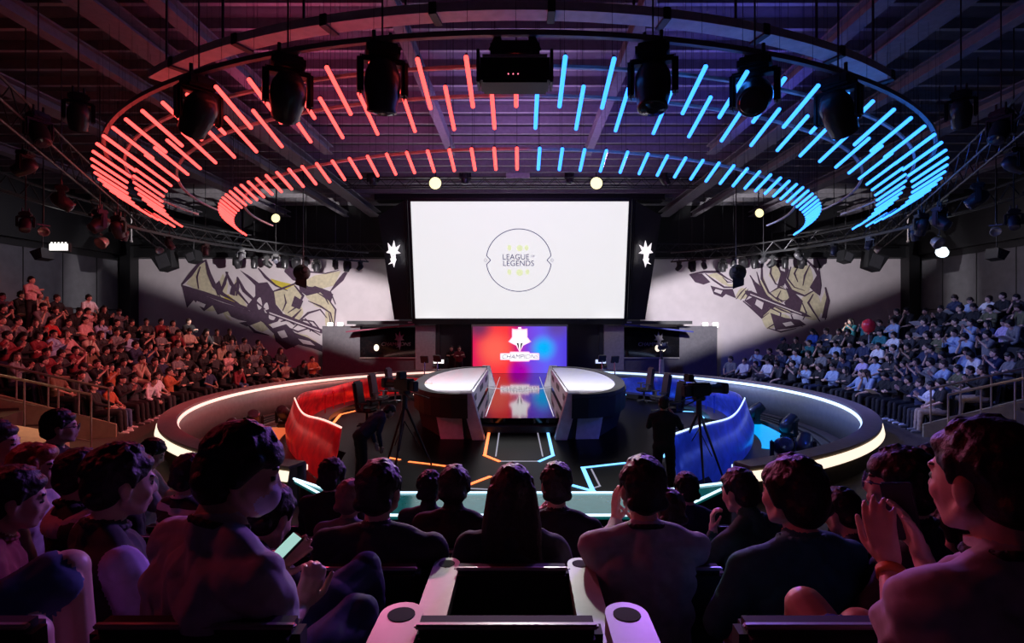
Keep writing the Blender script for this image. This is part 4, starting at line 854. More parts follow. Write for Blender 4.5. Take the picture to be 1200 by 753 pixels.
for x, y, z, lb in ((-.285, 1.34, 2.195, 'grey console with black cup holder beside the empty seat, red side'), (.258, 1.34, 2.195, 'grey console with black cup holder beside the empty seat, blue side'),
                 (-.295, 2.25, 1.92, 'grey console with cup holder by the long-haired spectator, red side'), (.245, 2.25, 1.92, 'grey console with cup holder by the long-haired spectator, blue side')):
    console((x, y, z), lb)
k_ = {1: 'last', 2: 'second-last', 3: 'third-last', 4: 'fourth-last', 5: 'front'}
for row, y, z, xs in ((1, 1.30, 1.29, (-1.95, -1.35, -.74, .74, 1.35, 1.95)), (2, 2.20, 1.02, (-2.4, -1.8, -1.2, -.62, -.03, .57, 1.15, 1.75, 2.35)), (3, 3.08, .72, [-3.1+.58*i for i in range(11)]), (4, 3.95, .46, [-3.7+.6*i for i in range(13)]), (5, 4.8, .22, [-3.7+.6*i for i in range(13)])):
    lo = sorted(xs, key=abs); 
    for x in xs:
        side = 'red' if x < -.1 else 'blue'; same = sorted([q for q in xs if (q < -.1) == (x < -.1)], key=abs)
        theater_seat((x, y, z), 'black seat with trim in the %s row, %s from the centre, %s side' % (k_[row], ordw(same.index(x)), side), .46 if row > 1 else .48, 2 if row == 1 else 1, group='black theatre seats')
# ================================================================ PEOPLE
# a body is one continuous surface: tapered limbs and ellipsoids fused by a voxel remesh, then coloured by the nearest limb
SKIN, SHIRT, PANTS, SHOE, DARKZ, LIP, MASK, SLEEVE = range(8)
class Body:
    def __init__(s): s.p = []; s.paint = []
    def cap(s, a, b, ra, rb, m): s.p.append(('c', Vector(a), Vector(b), ra, rb, m))
    def ell(s, c, r, m, R=None): s.p.append(('e', Vector(c), Vector(r), R or Matrix.Identity(3), 0, m))
    def chain(s, pts, rad, m):
        for i in range(len(pts)-1): s.cap(pts[i], pts[i+1], rad[i], rad[i+1], m)
    def build(s, name, vox, smooth=2, fold=0):
        mb = MB()
        for q in s.p:
            if q[0] == 'c':
                _, a, b, ra, rb, m = q
                if (b-a).length < 1e-5: mb.ell(a, (ra,)*3); continue
                L = (b-a).length; n = 12; pr = []
                for k in range(5): t = -PI/2+PI/2*k/4; pr.append((max(ra*math.cos(t), 1e-4), ra*math.sin(t)))
                for k in range(5): t = PI/2*k/4; pr.append((max(rb*math.cos(t), 1e-4), L+rb*math.sin(t)))
                mb.lathe(pr, a, b-a, n)
            else: mb.ell(q[1], q[2], q[3], n=20, m=14)
        me = mb.mesh('tmp', [])
        o = bpy.data.objects.new('tmp', me); col.objects.link(o)
        md = o.modifiers.new('r', 'REMESH'); md.mode = 'VOXEL'; md.voxel_size = vox; md.adaptivity = 0
        if smooth: sm = o.modifiers.new('s', 'SMOOTH'); sm.iterations = smooth; sm.factor = .5
        bpy.context.view_layer.update()
        out = bpy.data.meshes.new_from_object(o.evaluated_get(bpy.context.evaluated_depsgraph_get()))
        bpy.data.objects.remove(o); bpy.data.meshes.remove(me); out.name = name
        nv = len(out.vertices); V = np.empty(nv*3, np.float32); out.vertices.foreach_get('co', V); V = V.reshape(-1, 3)
        D = s.dist(V)
        zone = np.array([q[5] for q in s.p])[D.argmin(0)]
        if fold:
            N = np.empty(nv*3, np.float32); out.vertices.foreach_get('normal', N); N = N.reshape(-1, 3)
            x, y, z = V.T
            w = np.sin(x*14+y*11+2.2*np.sin(z*13+y*7))*np.sin(z*24+2.5*np.sin(x*12+y*6)+y*9)+.55*np.abs(np.sin(y*21+z*33+x*17+2*np.sin(x*19)))+.25*np.sin(x*61+z*47)
            w = w*np.isin(zone, [SHIRT, PANTS, SLEEVE]); V = V+N*(w*fold)[:, None]; out.vertices.foreach_set('co', V.astype(np.float32).ravel())
        npoly = len(out.polygons); c = np.empty(npoly*3, np.float32); out.polygons.foreach_get('center', c); c = c.reshape(-1, 3)
        z = np.array([q[5] for q in s.p])[s.dist(c).argmin(0)]
        for (cc, rr, R, m, only) in s.paint:
            l = (c-np.array(cc)) @ np.array(R); k = ((l/np.array(rr))**2).sum(1) < 1
            if only is not None: k &= (z == only)
            z[k] = m
        out.materials.clear()
        for k in range(8): out.materials.append(None)
        out.polygons.foreach_set('material_index', z.astype(np.int32)); out.polygons.foreach_set('use_smooth', [True]*npoly)
        return out
    def dist(s, P):
        out = []
        for q in s.p:
            if q[0] == 'c':
                a = np.array(q[1]); b = np.array(q[2]); d = b-a; L2 = max((d*d).sum(), 1e-9)
                t = np.clip(((P-a) @ d)/L2, 0, 1); r = q[3]+(q[4]-q[3])*t
                out.append(np.linalg.norm(P-a-t[:, None]*d, axis=1)-r)
            else:
                R = np.array(q[3]); l = (P-np.array(q[1])) @ R; r = np.array(q[2]); k = np.linalg.norm(l/r, axis=1)
                out.append((k-1)*r.min()*(.6+.4*np.clip(k, 0, 2)))
        return np.array(out)

def hand(B, w, f, n, side, curl=.5, r=.0085, thumb=1, splay=.12, sz=1, m=SKIN):
    """w wrist, f direction of the fingers, n palm normal (the way the fingers curl), side: +1 thumb towards f x n"""
    w = Vector(w); f = Vector(f).normalized(); n = Vector(n); n = (n-f*n.dot(f)).normalized(); t = f.cross(n).normalized()*side
    r *= sz
    B.cap(w, w+f*.03*sz, .023*sz, .024*sz, m)
    for k in (-1, 0, 1): B.cap(w+f*.02*sz+t*.016*k*sz, w+f*.082*sz+t*(.024*k)*sz, .015*sz, .0125*sz, m)
    for k, L in ((1.5, .074), (.5, .084), (-.5, .078), (-1.5, .060)):
        base = w+f*(.088-.004*abs(k))*sz+t*.0185*k*sz; d = (f+t*splay*k*.6).normalized(); P = [base]; a = 0
        for sgl in (.45, .32, .23):
            a += curl*(.55 if sgl == .45 else 1.0)
            dd = d*math.cos(a)+n*math.sin(a); P.append(P[-1]+dd*L*sgl*sz)
        B.chain(P, [r*1.1, r, r*.92, r*.8], m)
    b0 = w+f*.025*sz+t*.024*sz; d1 = (f*.62+t*.66*thumb+n*.35).normalized(); d2 = (f*.85+t*.25*thumb+n*.45).normalized()
    B.chain([b0, b0+d1*.042*sz, b0+(d1*.042+d2*.032)*sz, b0+(d1*.042+d2*.058)*sz], [r*1.6, r*1.3, r*1.15, r*.95], m)

def head(B, C, R, mask=False, detail=True, scl=1):
    def P(x, y, z): return C+R @ Vector((x, y, z))*scl
    def E_(x, y, z, r, m=SKIN): B.ell(P(x, y, z), [q*scl for q in r], m, R)
    E_(0, -.012, .028, (.074, .093, .088)); E_(0, .022, -.022, (.064, .070, .085)); E_(0, .040, -.070, (.044, .044, .042))
    B.cap(P(0, .058, -.092), P(0, .062, -.094), .02*scl, .02*scl, SKIN)
    for s in (-1, 1):
        B.cap(P(s*.055, .0, -.055), P(s*.020, .052, -.092), .022*scl, .018*scl, SKIN)
        E_(s*.034, .058, -.030, (.024, .024, .026))
        E_(s*.076, -.008, -.012, (.011, .020, .031)); B.cap(P(s*.081, -.014, .010), P(s*.079, .0, -.034), .006*scl, .006*scl, SKIN)
    if detail:
        B.cap(P(0, .080, .010), P(0, .098, -.026), .008*scl, .011*scl, SKIN); E_(0, .094, -.032, (.016, .012, .009))
        B.cap(P(-.030, .077, .022), P(.030, .077, .022), .011*scl, .011*scl, SKIN)
        E_(0, .080, -.060, (.022, .016, .009), LIP); E_(0, .079, -.072, (.019, .014, .008), LIP)
        for s in (-1, 1):
            E_(s*.030, .074, .000, (.013, .012, .007), DARKZ)
            B.paint.append((P(s*.030, .082, .026), (.020*scl, .02*scl, .0045*scl), R, DARKZ, SKIN))
    if mask: E_(0, .062, -.055, (.052, .050, .050), MASK)
    B.cap(P(0, -.028, -.06), P(0, -.035, -.14), .050*scl, .053*scl, SKIN)

def figure(name, lean=0., tyaw=0., head_off=(0, .035, 1.215), hy=0., hp=0., ht=0., arms=None, legs='sit', long_sleeve=True, vox=.014, fold=0, mask=False,
           shoulders=.185, girth=1., hands=None, detail=True, short_legs=False, knee=None, smooth=2, hair=None, collar=False, vest=False):
    """seated figure, facing +y, floor under the hips at z=0, seat at .45. Returns body mesh and the head frame."""
    B = Body(); hip = Vector((0, 0, .54)); stand = legs == 'stand'
    if stand: hip = Vector((0, 0, .93))
    T = Matrix.Rotation(tyaw, 3, 'Z') @ Matrix.Rotation(-lean, 3, 'X')
    dz = hip.z-.54
    def U(x, y, z): return hip+T @ (Vector((x, y, z+dz))-hip)      # upper body point
    g = girth
    B.ell(U(0, 0, .555), (.175*g, .135*g, .12), PANTS); B.ell(U(0, .012, .66), (.155*g, .118*g, .15), SHIRT, T)
    B.ell(U(0, .005, .80), (.160*g, .115*g, .16), SHIRT, T); B.ell(U(0, -.005, .93), (.168*g, .108*g, .12), SHIRT, T)
    for s in (-1, 1): B.cap(U(s*.075*g, .0, .62), U(s*.085*g, -.005, .92), .098*g, .108*g, SHIRT)
    B.cap(U(0, .02, .62), U(0, .0, .95), .125*g, .112*g, SHIRT)
    B.cap(U(-shoulders+.02, -.01, .99), U(shoulders-.02, -.01, .99), .068*g, .068*g, SHIRT)
    for s in (-1, 1): B.cap(U(s*.045, -.02, 1.065), U(s*(shoulders-.01), -.01, 1.01), .045, .052, SHIRT)
    hc = U(*head_off); H = T @ Matrix.Rotation(hy, 3, 'Z') @ Matrix.Rotation(hp, 3, 'X') @ Matrix.Rotation(ht, 3, 'Y')
    head(B, hc, H, mask, detail); B.cap(U(0, -.015, 1.085), hc+H @ Vector((0, -.030, -.08)), .052, .048, SKIN); B.cap(U(0, -.022, 1.045), U(0, -.012, 1.072), .070, .064, SHIRT)
    if collar: B.cap(U(0, -.025, 1.06), U(0, -.015, 1.105), .068, .062, SHIRT)
    arms = arms or [((-.25, .08, .79), (-.10, .32, .66)), ((.25, .08, .79), (.10, .32, .66))]
    for s, (el, wr) in zip((-1, 1), arms):
        sh = U(s*shoulders, -.005, 1.0); e = U(*el); w_ = U(*wr)
        UZ = SLEEVE if vest else SHIRT
        B.cap(sh, sh.lerp(e, .55), .060+.008*vest, .054+.012*vest, UZ)
        if long_sleeve: B.cap(sh.lerp(e, .5), e, .054+.010*vest, .047+.004*vest, UZ); B.cap(e, e.lerp(w_, .88), .047, .034, SLEEVE)
        else: B.cap(sh, sh.lerp(e, .82), .064, .066, SHIRT); B.cap(sh.lerp(e, .6), e, .043, .039, SKIN)
        B.cap(e, w_, .038, .0245, SKIN)
        hd = hands[0 if s < 0 else 1] if hands else None
        f = (w_-e).normalized()
        if hd: hand(B, w_, T @ Vector(hd[0]) if hd[0] else f, T @ Vector(hd[1]), hd[2], hd[3], *hd[4:])
        else: hand(B, w_, f, Vector((-s, 0, -.2)), s*-1 if False else s, .35)
    for s in (-1, 1):
        if stand: k = Vector((s*.11, .03, .50)); a = Vector((s*.12, -.02, .08))
        else: k = Vector(knee[0 if s < 0 else 1]) if knee else Vector((s*.12, .46, .51)); a = Vector((k.x*1.05, k.y+.04, .09))
        h0 = hip+Vector((s*.09, .0, -.01)) if not stand else hip+Vector((s*.09, 0, -.02))
        if short_legs: B.cap(h0, h0.lerp(k, .75 if short_legs is True else short_legs), .098*g, .085 if short_legs is True else .076, PANTS); B.cap(h0.lerp(k, .7), k, .066, .058, SKIN); B.cap(k, k.lerp(a, .35), .056, .058, SKIN); B.cap(k.lerp(a, .35), a, .058, .036, SKIN)
        else: B.cap(h0, k, .095*g, .066, PANTS); B.cap(k, k.lerp(a, .35), .065, .062, PANTS); B.cap(k.lerp(a, .35), a, .062, .046, PANTS)
        B.cap(a+Vector((0, -.03, -.045)), a+Vector((s*.02, .15, -.055)), .042, .034, SHOE)
    return B.build(name, vox, smooth, fold), (hc, H)

def hair_mesh(style, vox=.012, seed=0):
    """in head coordinates"""
    B = Body(); rnd = random.Random(seed)
    if style != 'bald':
        B.ell((0, -.022, .048), (.084, .098, .086), 0); B.ell((0, -.055, .0), (.076, .070, .085), 0)
    if style in ('short', 'curly', 'bowl', 'crop'):
        B.ell((0, .030, .070), (.067, .054, .034), 0)
        for s in (-1, 1): B.cap((s*.074, .012, .045), (s*.076, .010, .002), .016, .008, 0)
        B.cap((-.05, -.085, -.03), (.05, -.085, -.03), .03, .03, 0)
    if style == 'bowl':
        B.ell((0, .050, .050), (.068, .042, .036), 0); B.ell((0, -.05, -.02), (.080, .07, .08), 0)
        for s in (-1, 1): B.cap((s*.068, .02, .04), (s*.076, -.01, -.012), .026, .022, 0)
    if style == 'bob':
        B.ell((0, -.035, .0), (.098, .098, .100), 0); B.ell((0, .040, .075), (.070, .055, .045), 0)
        for s in (-1, 1): B.cap((s*.075, .02, .05), (s*.083, .005, -.07), .026, .022, 0)
    if style == 'long':
        B.ell((0, .035, .080), (.070, .055, .042), 0)
        for k in range(13):
            x = -.09+.015*k; B.chain([(x*.8, -.06-.02*(1-abs(x)/.09), .03), (x*1.05, -.085, -.10), (x*1.15, -.095, -.24), (x*1.05, -.085, -.34+.02*math.sin(k*2.1))], [.032, .030, .026, .010], 0)
        for s in (-1, 1): B.chain([(s*.074, .03, .05), (s*.086, .015, -.05), (s*.095, .01, -.16), (s*.088, .02, -.26)], [.022, .022, .020, .010], 0)
    if style == 'cap':
        B.ell((0, -.010, .055), (.088, .104, .070), 0); B.ell((0, .095, .045), (.058, .065, .010), 0)
    N = {'curly': 150, 'short': 70, 'crop': 30, 'bowl': 60, 'bob': 50, 'long': 40}.get(style, 0)
    for k in range(N):      # locks
        t, p = rnd.uniform(0, 2*PI), math.acos(rnd.uniform(-.1, 1))
        d = Vector((math.cos(t)*math.sin(p), math.sin(t)*math.sin(p), math.cos(p)))
        if d.y > .2 and d.z < .78: continue
        c = Vector((d.x*.080, -.020+d.y*.094, .046+d.z*.082)); tan = Vector((rnd.uniform(-1, 1), rnd.uniform(-1, 1), -.6 if style != 'curly' else rnd.uniform(-1, 1)))
        tan = (tan-d*tan.dot(d)).normalized(); l = rnd.uniform(.015, .04)
        if style == 'curly': B.cap(c+d*.004, c+d*.014+tan*.012, .015, .008, 0)
        else: B.cap(c, c+tan*l+d*.006, .012, .004, 0)
    me = B.build('hair', vox, 1)
    me.materials.clear(); me.materials.append(None); me.polygons.foreach_set('material_index', [0]*len(me.polygons)); return me

# ---------------------------------------------------------------- cloth, skin and hair materials
M_skin = [mat('light_skin', (.66, .42, .32), .45, var=.06, scale=30), mat('tan_skin', (.55, .34, .25), .45, var=.06, scale=30), mat('warm_skin', (.60, .38, .29), .45, var=.06, scale=30)]
M_eye = mat('dark_eye_brow', (.02, .012, .01), .3); M_lip = mat('lips', (.45, .18, .16), .4); M_mask = mat('face_mask', (.55, .52, .62), .7)
M_hair = [mat('black_hair', (.010, .008, .008), .55, var=.4, scale=60, bump=.4), mat('dark_brown_hair', (.030, .016, .012), .55, var=.4, scale=60, bump=.4), mat('copper_hair', (.30, .07, .03), .4, var=.3, scale=60, bump=.4)]
CLOTH = {'ash white': (.42, .40, .44), 'black': (.012, .012, .014), 'charcoal': (.04, .04, .045), 'grey': (.18, .18, .19), 'navy': (.02, .03, .08), 'white': (.72, .72, .74), 'cream': (.55, .48, .38), 'pale pink': (.62, .36, .36), 'light blue': (.32, .42, .62),
         'blue': (.03, .10, .50), 'red': (.50, .03, .03), 'brown': (.16, .09, .05), 'rust': (.45, .13, .05), 'green': (.03, .13, .09), 'olive': (.12, .12, .06), 'denim blue': (.06, .11, .22), 'beige': (.42, .33, .24), 'teal': (.02, .16, .18), 'lavender': (.50, .42, .68), 'maroon': (.20, .02, .03)}
def cloth(c): return striped() if c == 'striped' else mat(c.replace(' ', '_')+'_cloth', CLOTH[c], .85, var=.15, scale=25)
def striped():
    if 'striped_cloth' in MATS: return MATS['striped_cloth']
    m = mat('striped_cloth', (.5, .5, .5), .85, var=0); nt = m.node_tree; tc = nt.nodes.new('ShaderNodeTexCoord'); w = nt.nodes.new('ShaderNodeTexWave'); w.bands_direction = 'Z'; w.inputs['Scale'].default_value = 3.2; w.inputs['Distortion'].default_value = .4
    r = nt.nodes.new('ShaderNodeValToRGB'); r.color_ramp.interpolation = 'CONSTANT'; r.color_ramp.elements[0].color = (.015, .015, .02, 1); r.color_ramp.elements[1].position = .6; r.color_ramp.elements[1].color = (.62, .60, .64, 1)
    nt.links.new(tc.outputs['Object'], w.inputs['Vector']); nt.links.new(w.outputs['Fac'], r.inputs['Fac']); nt.links.new(r.outputs['Color'], nt.nodes['Principled BSDF'].inputs['Base Color']); return m
def dress(o, shirt, pants, skin=0, shoe='black', sleeve=None):
    ms = [M_skin[skin], cloth(shirt), cloth(pants), cloth(shoe), M_eye, M_lip, M_mask, cloth(sleeve or shirt)]
    for sl, mm in zip(o.material_slots, ms): sl.link = 'OBJECT'; sl.material = mm
def put_hair(o, frame, hm, k=0):
    h = bpy.data.objects.new('hair', hm); col.objects.link(h); h.parent = o
    h.location = frame[0]; h.rotation_euler = frame[1].to_euler(); h.material_slots[0].link = 'OBJECT'; h.material_slots[0].material = M_hair[k] if isinstance(k, int) else k
    return h

# ================================================================ THE TWO STANDS
FV = {}
def hnd(*a): return a
poses = {
 'clapping': dict(arms=[((-.25, .14, .80), (-.045, .33, .93)), ((.25, .14, .80), (.045, .33, .93))], hands=[((.2, .45, .9), (1, 0, 0), -1, .15), ((-.2, .45, .9), (-1, 0, 0), -1, .15)]),
 'with hands in lap': dict(),
 'with folded arms': dict(arms=[((-.26, .13, .79), (.09, .21, .82)), ((.26, .13, .79), (-.09, .23, .86))]),
 'looking down at a phone': dict(arms=[((-.24, .10, .78), (-.05, .32, .78)), ((.24, .10, .78), (.05, .32, .78))], hp=-.45),
 'resting chin on hand': dict(lean=.25, arms=[((-.22, .22, .72), (.0, .40, .68)), ((.18, .26, .76), (.045, .16, 1.04))], hands=[None, ((-.1, -.1, 1), (-1, .2, 0), -1, .8)]),
 'leaning back': dict(lean=-.22, head_off=(0, .06, 1.20), arms=[((-.25, .10, .78), (-.12, .36, .62)), ((.25, .10, .78), (.12, .36, .62))], knee=[(-.13, .50, .52), (.12, .50, .54)]),
 'leaning forward': dict(lean=.42, head_off=(0, .06, 1.19), hp=.3, arms=[((-.24, .22, .72), (-.04, .42, .66)), ((.24, .22, .72), (.04, .42, .66))]),
 'raising clasped hands': dict(arms=[((-.22, .16, .86), (-.04, .26, 1.04)), ((.22, .16, .86), (.04, .26, 1.04))], hands=[((.2, .2, 1), (1, 0, 0), -1, .5), ((-.2, .2, 1), (-1, 0, 0), -1, .5)]),
}
def prep_hands(p):
    h = p.get('hands')
    if h: p['hands'] = [tuple(q) if q else ((0, .9, -.3) , (0, -.2, -1), 1, .4) for q in h]
    return p
VAR = []
for i, (pn, kw) in enumerate(poses.items()):
    for hy in (-.45, .1):
        kw2 = prep_hands(dict(kw)); kw2['hy'] = hy
        VAR.append((pn, hy, *figure('person', vox=.0135, smooth=1, long_sleeve=(i % 3 != 1), fold=.004, **kw2)))
HM = {k: hair_mesh(k, .013, 3) for k in ('short', 'bowl', 'bob', 'long', 'cap', 'curly')}
SEATM = MB(); SEATM.box((0, .02, .40), (.48, .46, .10), bev=.03); SEATM.box((0, -.24, .66), (.48, .07, .50), rot=Euler((.15, 0, 0)), bev=.03); SEATM.box((0, 0, .18), (.10, .30, .36))
SEATM = SEATM.mesh('stand_seat', M_seat)
PAPER = MB(); PAPER.box((0, 0, 0), (.42, .30, .006)); PAPER = PAPER.mesh('paper_sheet', mat('white_paper', (.85, .85, .85), .7, var=.03))
rng = random.Random(11)
LC = ['black']*11+['charcoal']*6+['grey', 'navy', 'white', 'white', 'pale pink', 'cream', 'light blue', 'red', 'brown', 'rust', 'beige', 'grey', 'maroon', 'grey']
RC = ['black']*9+['charcoal']*6+['navy']*4+['white']*3+['light blue']*4+['grey']*3+['green', 'blue', 'lavender', 'olive', 'teal']
PC = ['black', 'black', 'charcoal', 'denim blue', 'navy', 'black', 'beige', 'black', 'charcoal']
def seat_at(s, k, b, first):
    a = ang(b, s); r = row_r(k)+rng.uniform(-.03, .05); x, y = C0[0]+r*math.cos(a), C0[1]+r*math.sin(a); return a, x, y, row_z(k)
nd = 0
for s in (-1, 1):
    cn = 'red' if s < 0 else 'blue'
    for k in range(NR):
        r = row_r(k); pitch = math.degrees(.60/r); b = 16.8-(0 if k else .5); j = 0
        while b > FARA[k]+1:
            a = ang(b, s); x, y = r*math.cos(a), 17.5+r*math.sin(a); px = 609+F*x/y
            if -14 < px < 1214:
                j += 1
                empt = rng.random() < (.04 if k < 5 else .12)
                z = row_z(k); rz = a+PI/2      # facing the centre
                st = bpy.data.objects.new('stand_seat', SEATM); col.objects.link(st); st.location = (x, y, z); st.rotation_euler = (0, 0, rz)
                tag(st, 'black seat of the %s-lit stand in the %s row, number %s from the stair railing' % (cn, ordw(k), ordw(j)), 'seat', 'seats of the %s-lit stand' % cn)
                if not empt:
                    # look across towards the big screen, so choose the head turn that faces it
                    w_ = [v for v in VAR if (v[1] < 0) == (s > 0) or rng.random() < .3]
                    pw = {'clapping': 5 if s < 0 else 2, 'with hands in lap': 2, 'with folded arms': 1.5, 'looking down at a phone': 1.2, 'resting chin on hand': 1, 'leaning back': 1, 'leaning forward': 1, 'raising clasped hands': 2 if s < 0 else 1}
                    v = rng.choices(w_, [pw[q[0]] for q in w_])[0]
                    sh = rng.choice(LC if s < 0 else RC); pa = rng.choice(PC); hs = rng.choice(['short']*5+['bowl']*4+['curly']+['bob']+['long']*2+['cap'])
                    o = bpy.data.objects.new('person', v[2]); col.objects.link(o); o.location = (x, y, z+rng.uniform(-.03, .02)); o.rotation_euler = (0, 0, rz+rng.uniform(-.12, .12))
                    sc_ = rng.uniform(.95, 1.06); o.scale = (sc_*rng.uniform(.97, 1.06), sc_, sc_)
                    dress(o, sh, pa, rng.randrange(3), rng.choice(['black', 'white', 'grey']))
                    hc = 1 if rng.random() < .25 else 0
                    put_hair(o, v[3], HM[hs], cloth(rng.choice(['black', 'navy', 'white'])) if hs == 'cap' else hc)
                    tag(o, '%s person %s, %s row of %s-lit stand, %s from railing' % (sh, v[0], ordw(k), cn, ordw(j)), 'person', 'spectators of the %s-lit stand' % cn)
                    if s > 0 and v[0] in ('with hands in lap', 'looking down at a phone', 'leaning forward') and rng.random() < .6:
                        p = bpy.data.objects.new('paper_sheet', PAPER); col.objects.link(p); p.location = Vector((x, y, z+.73))+Vector((-math.cos(a), -math.sin(a), 0))*.42; p.rotation_euler = (.5, .1, rz)
                        tag(p, 'white paper board on the lap in the %s row, %s from the railing, blue side' % (ordw(k), ordw(j)), 'paper', 'paper boards in the blue-lit stand')
            b -= pitch*rng.uniform(.96, 1.10)
# people standing on the top walkway of the red side and behind the stage
STV, STF = figure('person', legs='stand', vox=.014, smooth=1, arms=[((-.25, .08, .80), (.06, .20, .86)), ((.25, .08, .80), (-.06, .22, .90))], fold=.004)
def standing(loc, rz, shirt, pants, label, hs='short', sc_=1):
    o = bpy.data.objects.new('person', STV); col.objects.link(o); o.location = loc; o.rotation_euler = (0, 0, rz); o.scale = (sc_,)*3; dress(o, shirt, pants, 0); put_hair(o, STF, HM[hs], 0); return tag(o, label, 'person')
p = at(36, 318, 17.8); standing((p.x, p.y, row_z(6)+.1), -PI/2, 'pale pink', 'black', 'person in a pale top with folded arms standing behind the top row, red side')
standing((at(529, 400, 26.9).x, 26.9, 0), PI, 'black', 'black', 'standing person in black at the dark doorway left of the LED wall'.replace('left of', 'beside'))
standing((at(538, 400, 26.7).x, 26.7, 0), PI+.3, 'maroon', 'black', 'standing person with a dark red top at the doorway, next to the LED wall')
p = at(1018, 381, 17.0)
m = MB(); m.ell((0, 0, 0), (.19, .19, .22), n=24, m=16); m.tube((0, 0, -.21), (0, 0, -.26), .02, .03); o = m.build('red_balloon', mat('red_balloon_rubber', (.75, .03, .04), .2), smooth=True, label='shiny red balloon among the spectators of the blue-lit stand', cat='balloon'); o.location = p
m = MB(); m.tube((0, 0, -.25), (0, 0, -.75), .004, n=5); m.build('string', M_white, o)
# ================================================================ PEOPLE IN THE TIERS NEAR THE CAMERA
HN = {k: hair_mesh(k, .006, 5) for k in ('short', 'bowl', 'bob', 'long', 'curly')}
HC = {k: hair_mesh(k, .006, 9) for k in ('short', 'bowl')}
def near(px, py, d, rz, shirt, pants, label, hair='short', hk=0, skin=0, hm=None, sleeve=None, vox=.008, sc_=1, shoe='black', arms_px=None, knee_px=None, **kw):
    """px, py: where the head centre is seen; d: distance. arms_px / knee_px: joints given the same way"""
    kw.setdefault('fold', .006); kw.setdefault('smooth', 2)
    p = at(px, py, d); R = Matrix.Rotation(rz, 3, 'Z'); hip = Vector((0, 0, .54)); T = Matrix.Rotation(kw.get('tyaw', 0), 3, 'Z') @ Matrix.Rotation(-kw.get('lean', 0), 3, 'X')
    hc = hip+T @ (Vector(kw.get('head_off', (0, .035, 1.215)))-hip); org = p-R @ hc*sc_
    loc = lambda q: (R.transposed() @ (at(*q)-org))/sc_
    if arms_px: kw['arms'] = [tuple(hip+T.transposed() @ (loc(q)-hip) if len(q) == 3 and q[0] > 2 else q for q in a) for a in arms_px]
    if knee_px: kw['knee'] = [loc(q) for q in knee_px]
    me, fr = figure('person', vox=vox, **kw)
    o = bpy.data.objects.new('person', me); col.objects.link(o); o.location = org; o.rotation_euler = (0, 0, rz); o.scale = (sc_,)*3
    dress(o, shirt, pants, skin, shoe, sleeve)
    if d < 3.6:      # neckline band
        m = MB(); c = hip+T @ (Vector((0, -.012, 1.082))-hip); Q = [c+T @ Vector((.069*math.cos(t), .066*math.sin(t)+.002, .006-.016*math.sin(t))) for t in [2*PI*k/20 for k in range(21)]]
        m.path(Q, .010, 8); [m.ell(q, (.0102,)*3, n=8, m=6) for q in Q[:-1]]; m.build('collar', cloth('black' if shirt == 'ash white' else shirt), o, True)
    h = put_hair(o, fr, hm or HN[hair], hk); h.scale = (1.015,)*3; tag(o, label, 'person')
    return o, fr
def local(o, p): return o.matrix_basis @ Vector(p)
def child(o, name, mb, mt, smooth=True): return mb.build(name, mt, o, smooth)
def phone(o, c, R, label, lit=True, s=1.0):
    r = empty('smartphone', o.matrix_basis @ Vector(c), label=label, cat='phone'); r.rotation_euler = (o.matrix_basis.to_3x3().normalized() @ R).to_euler()
    m = MB(); m.box((0, 0, 0), (.075*s, .155*s, .009), bev=.004); m.build('case', M_black, r)
    m = MB(); m.box((0, 0, .0055), (.066*s, .142*s, .002)); m.build('display', mat('phone_display', (.3, .4, .4), .2, emit=(.45, .85, .75), es=.75 if lit else 0, var=0) if lit else M_lens, r)
    return r
# A: big man on the red side, phone in his hands
A, fA = near(285, 552, 1.50, -.62, 'ash white', 'navy', 'large dark-haired person in a light shirt and face mask holding a phone', skin=1, vox=.006, lean=.14, hp=-.14, hy=-.55, girth=1.12, shoulders=.205, mask=True, long_sleeve=False, hm=HC['bowl'], fold=.009,
   arms_px=[((232, 712, 1.55), (313, 668, 1.74)), ((322, 745, 1.42), (352, 712, 1.62))], hands=[((.1, .8, .5), (.6, 0, .5), 1, .6), ((.1, .3, 1), (-.8, .3, 0), -1, 1.0)], knee_px=[(428, 672, 2.0), (418, 722, 1.8)])
def phone_at(px, py, d, lng, nrm_, label, lit=True):
    z_ = Vector(nrm_).normalized(); x_ = Vector(lng).cross(z_).normalized(); y_ = z_.cross(x_)
    r = empty('smartphone', at(px, py, d), label=label, cat='phone'); r.rotation_euler = Matrix((x_, y_, z_)).transposed().to_euler()
    m = MB(); m.box((0, 0, 0), (.072, .15, .009), bev=.004); m.build('case', M_black, r)
    m = MB(); m.box((0, 0, .0055), (.064, .138, .002)); m.build('display', mat('phone_display', (.3, .4, .4), .2, emit=(.45, .85, .75), es=.75, var=0) if lit else M_lens, r)
phone_at(329, 649, 1.72, (.55, .5, .32), (-.45, -.42, .8), 'lit smartphone held up by the large person in the face mask')
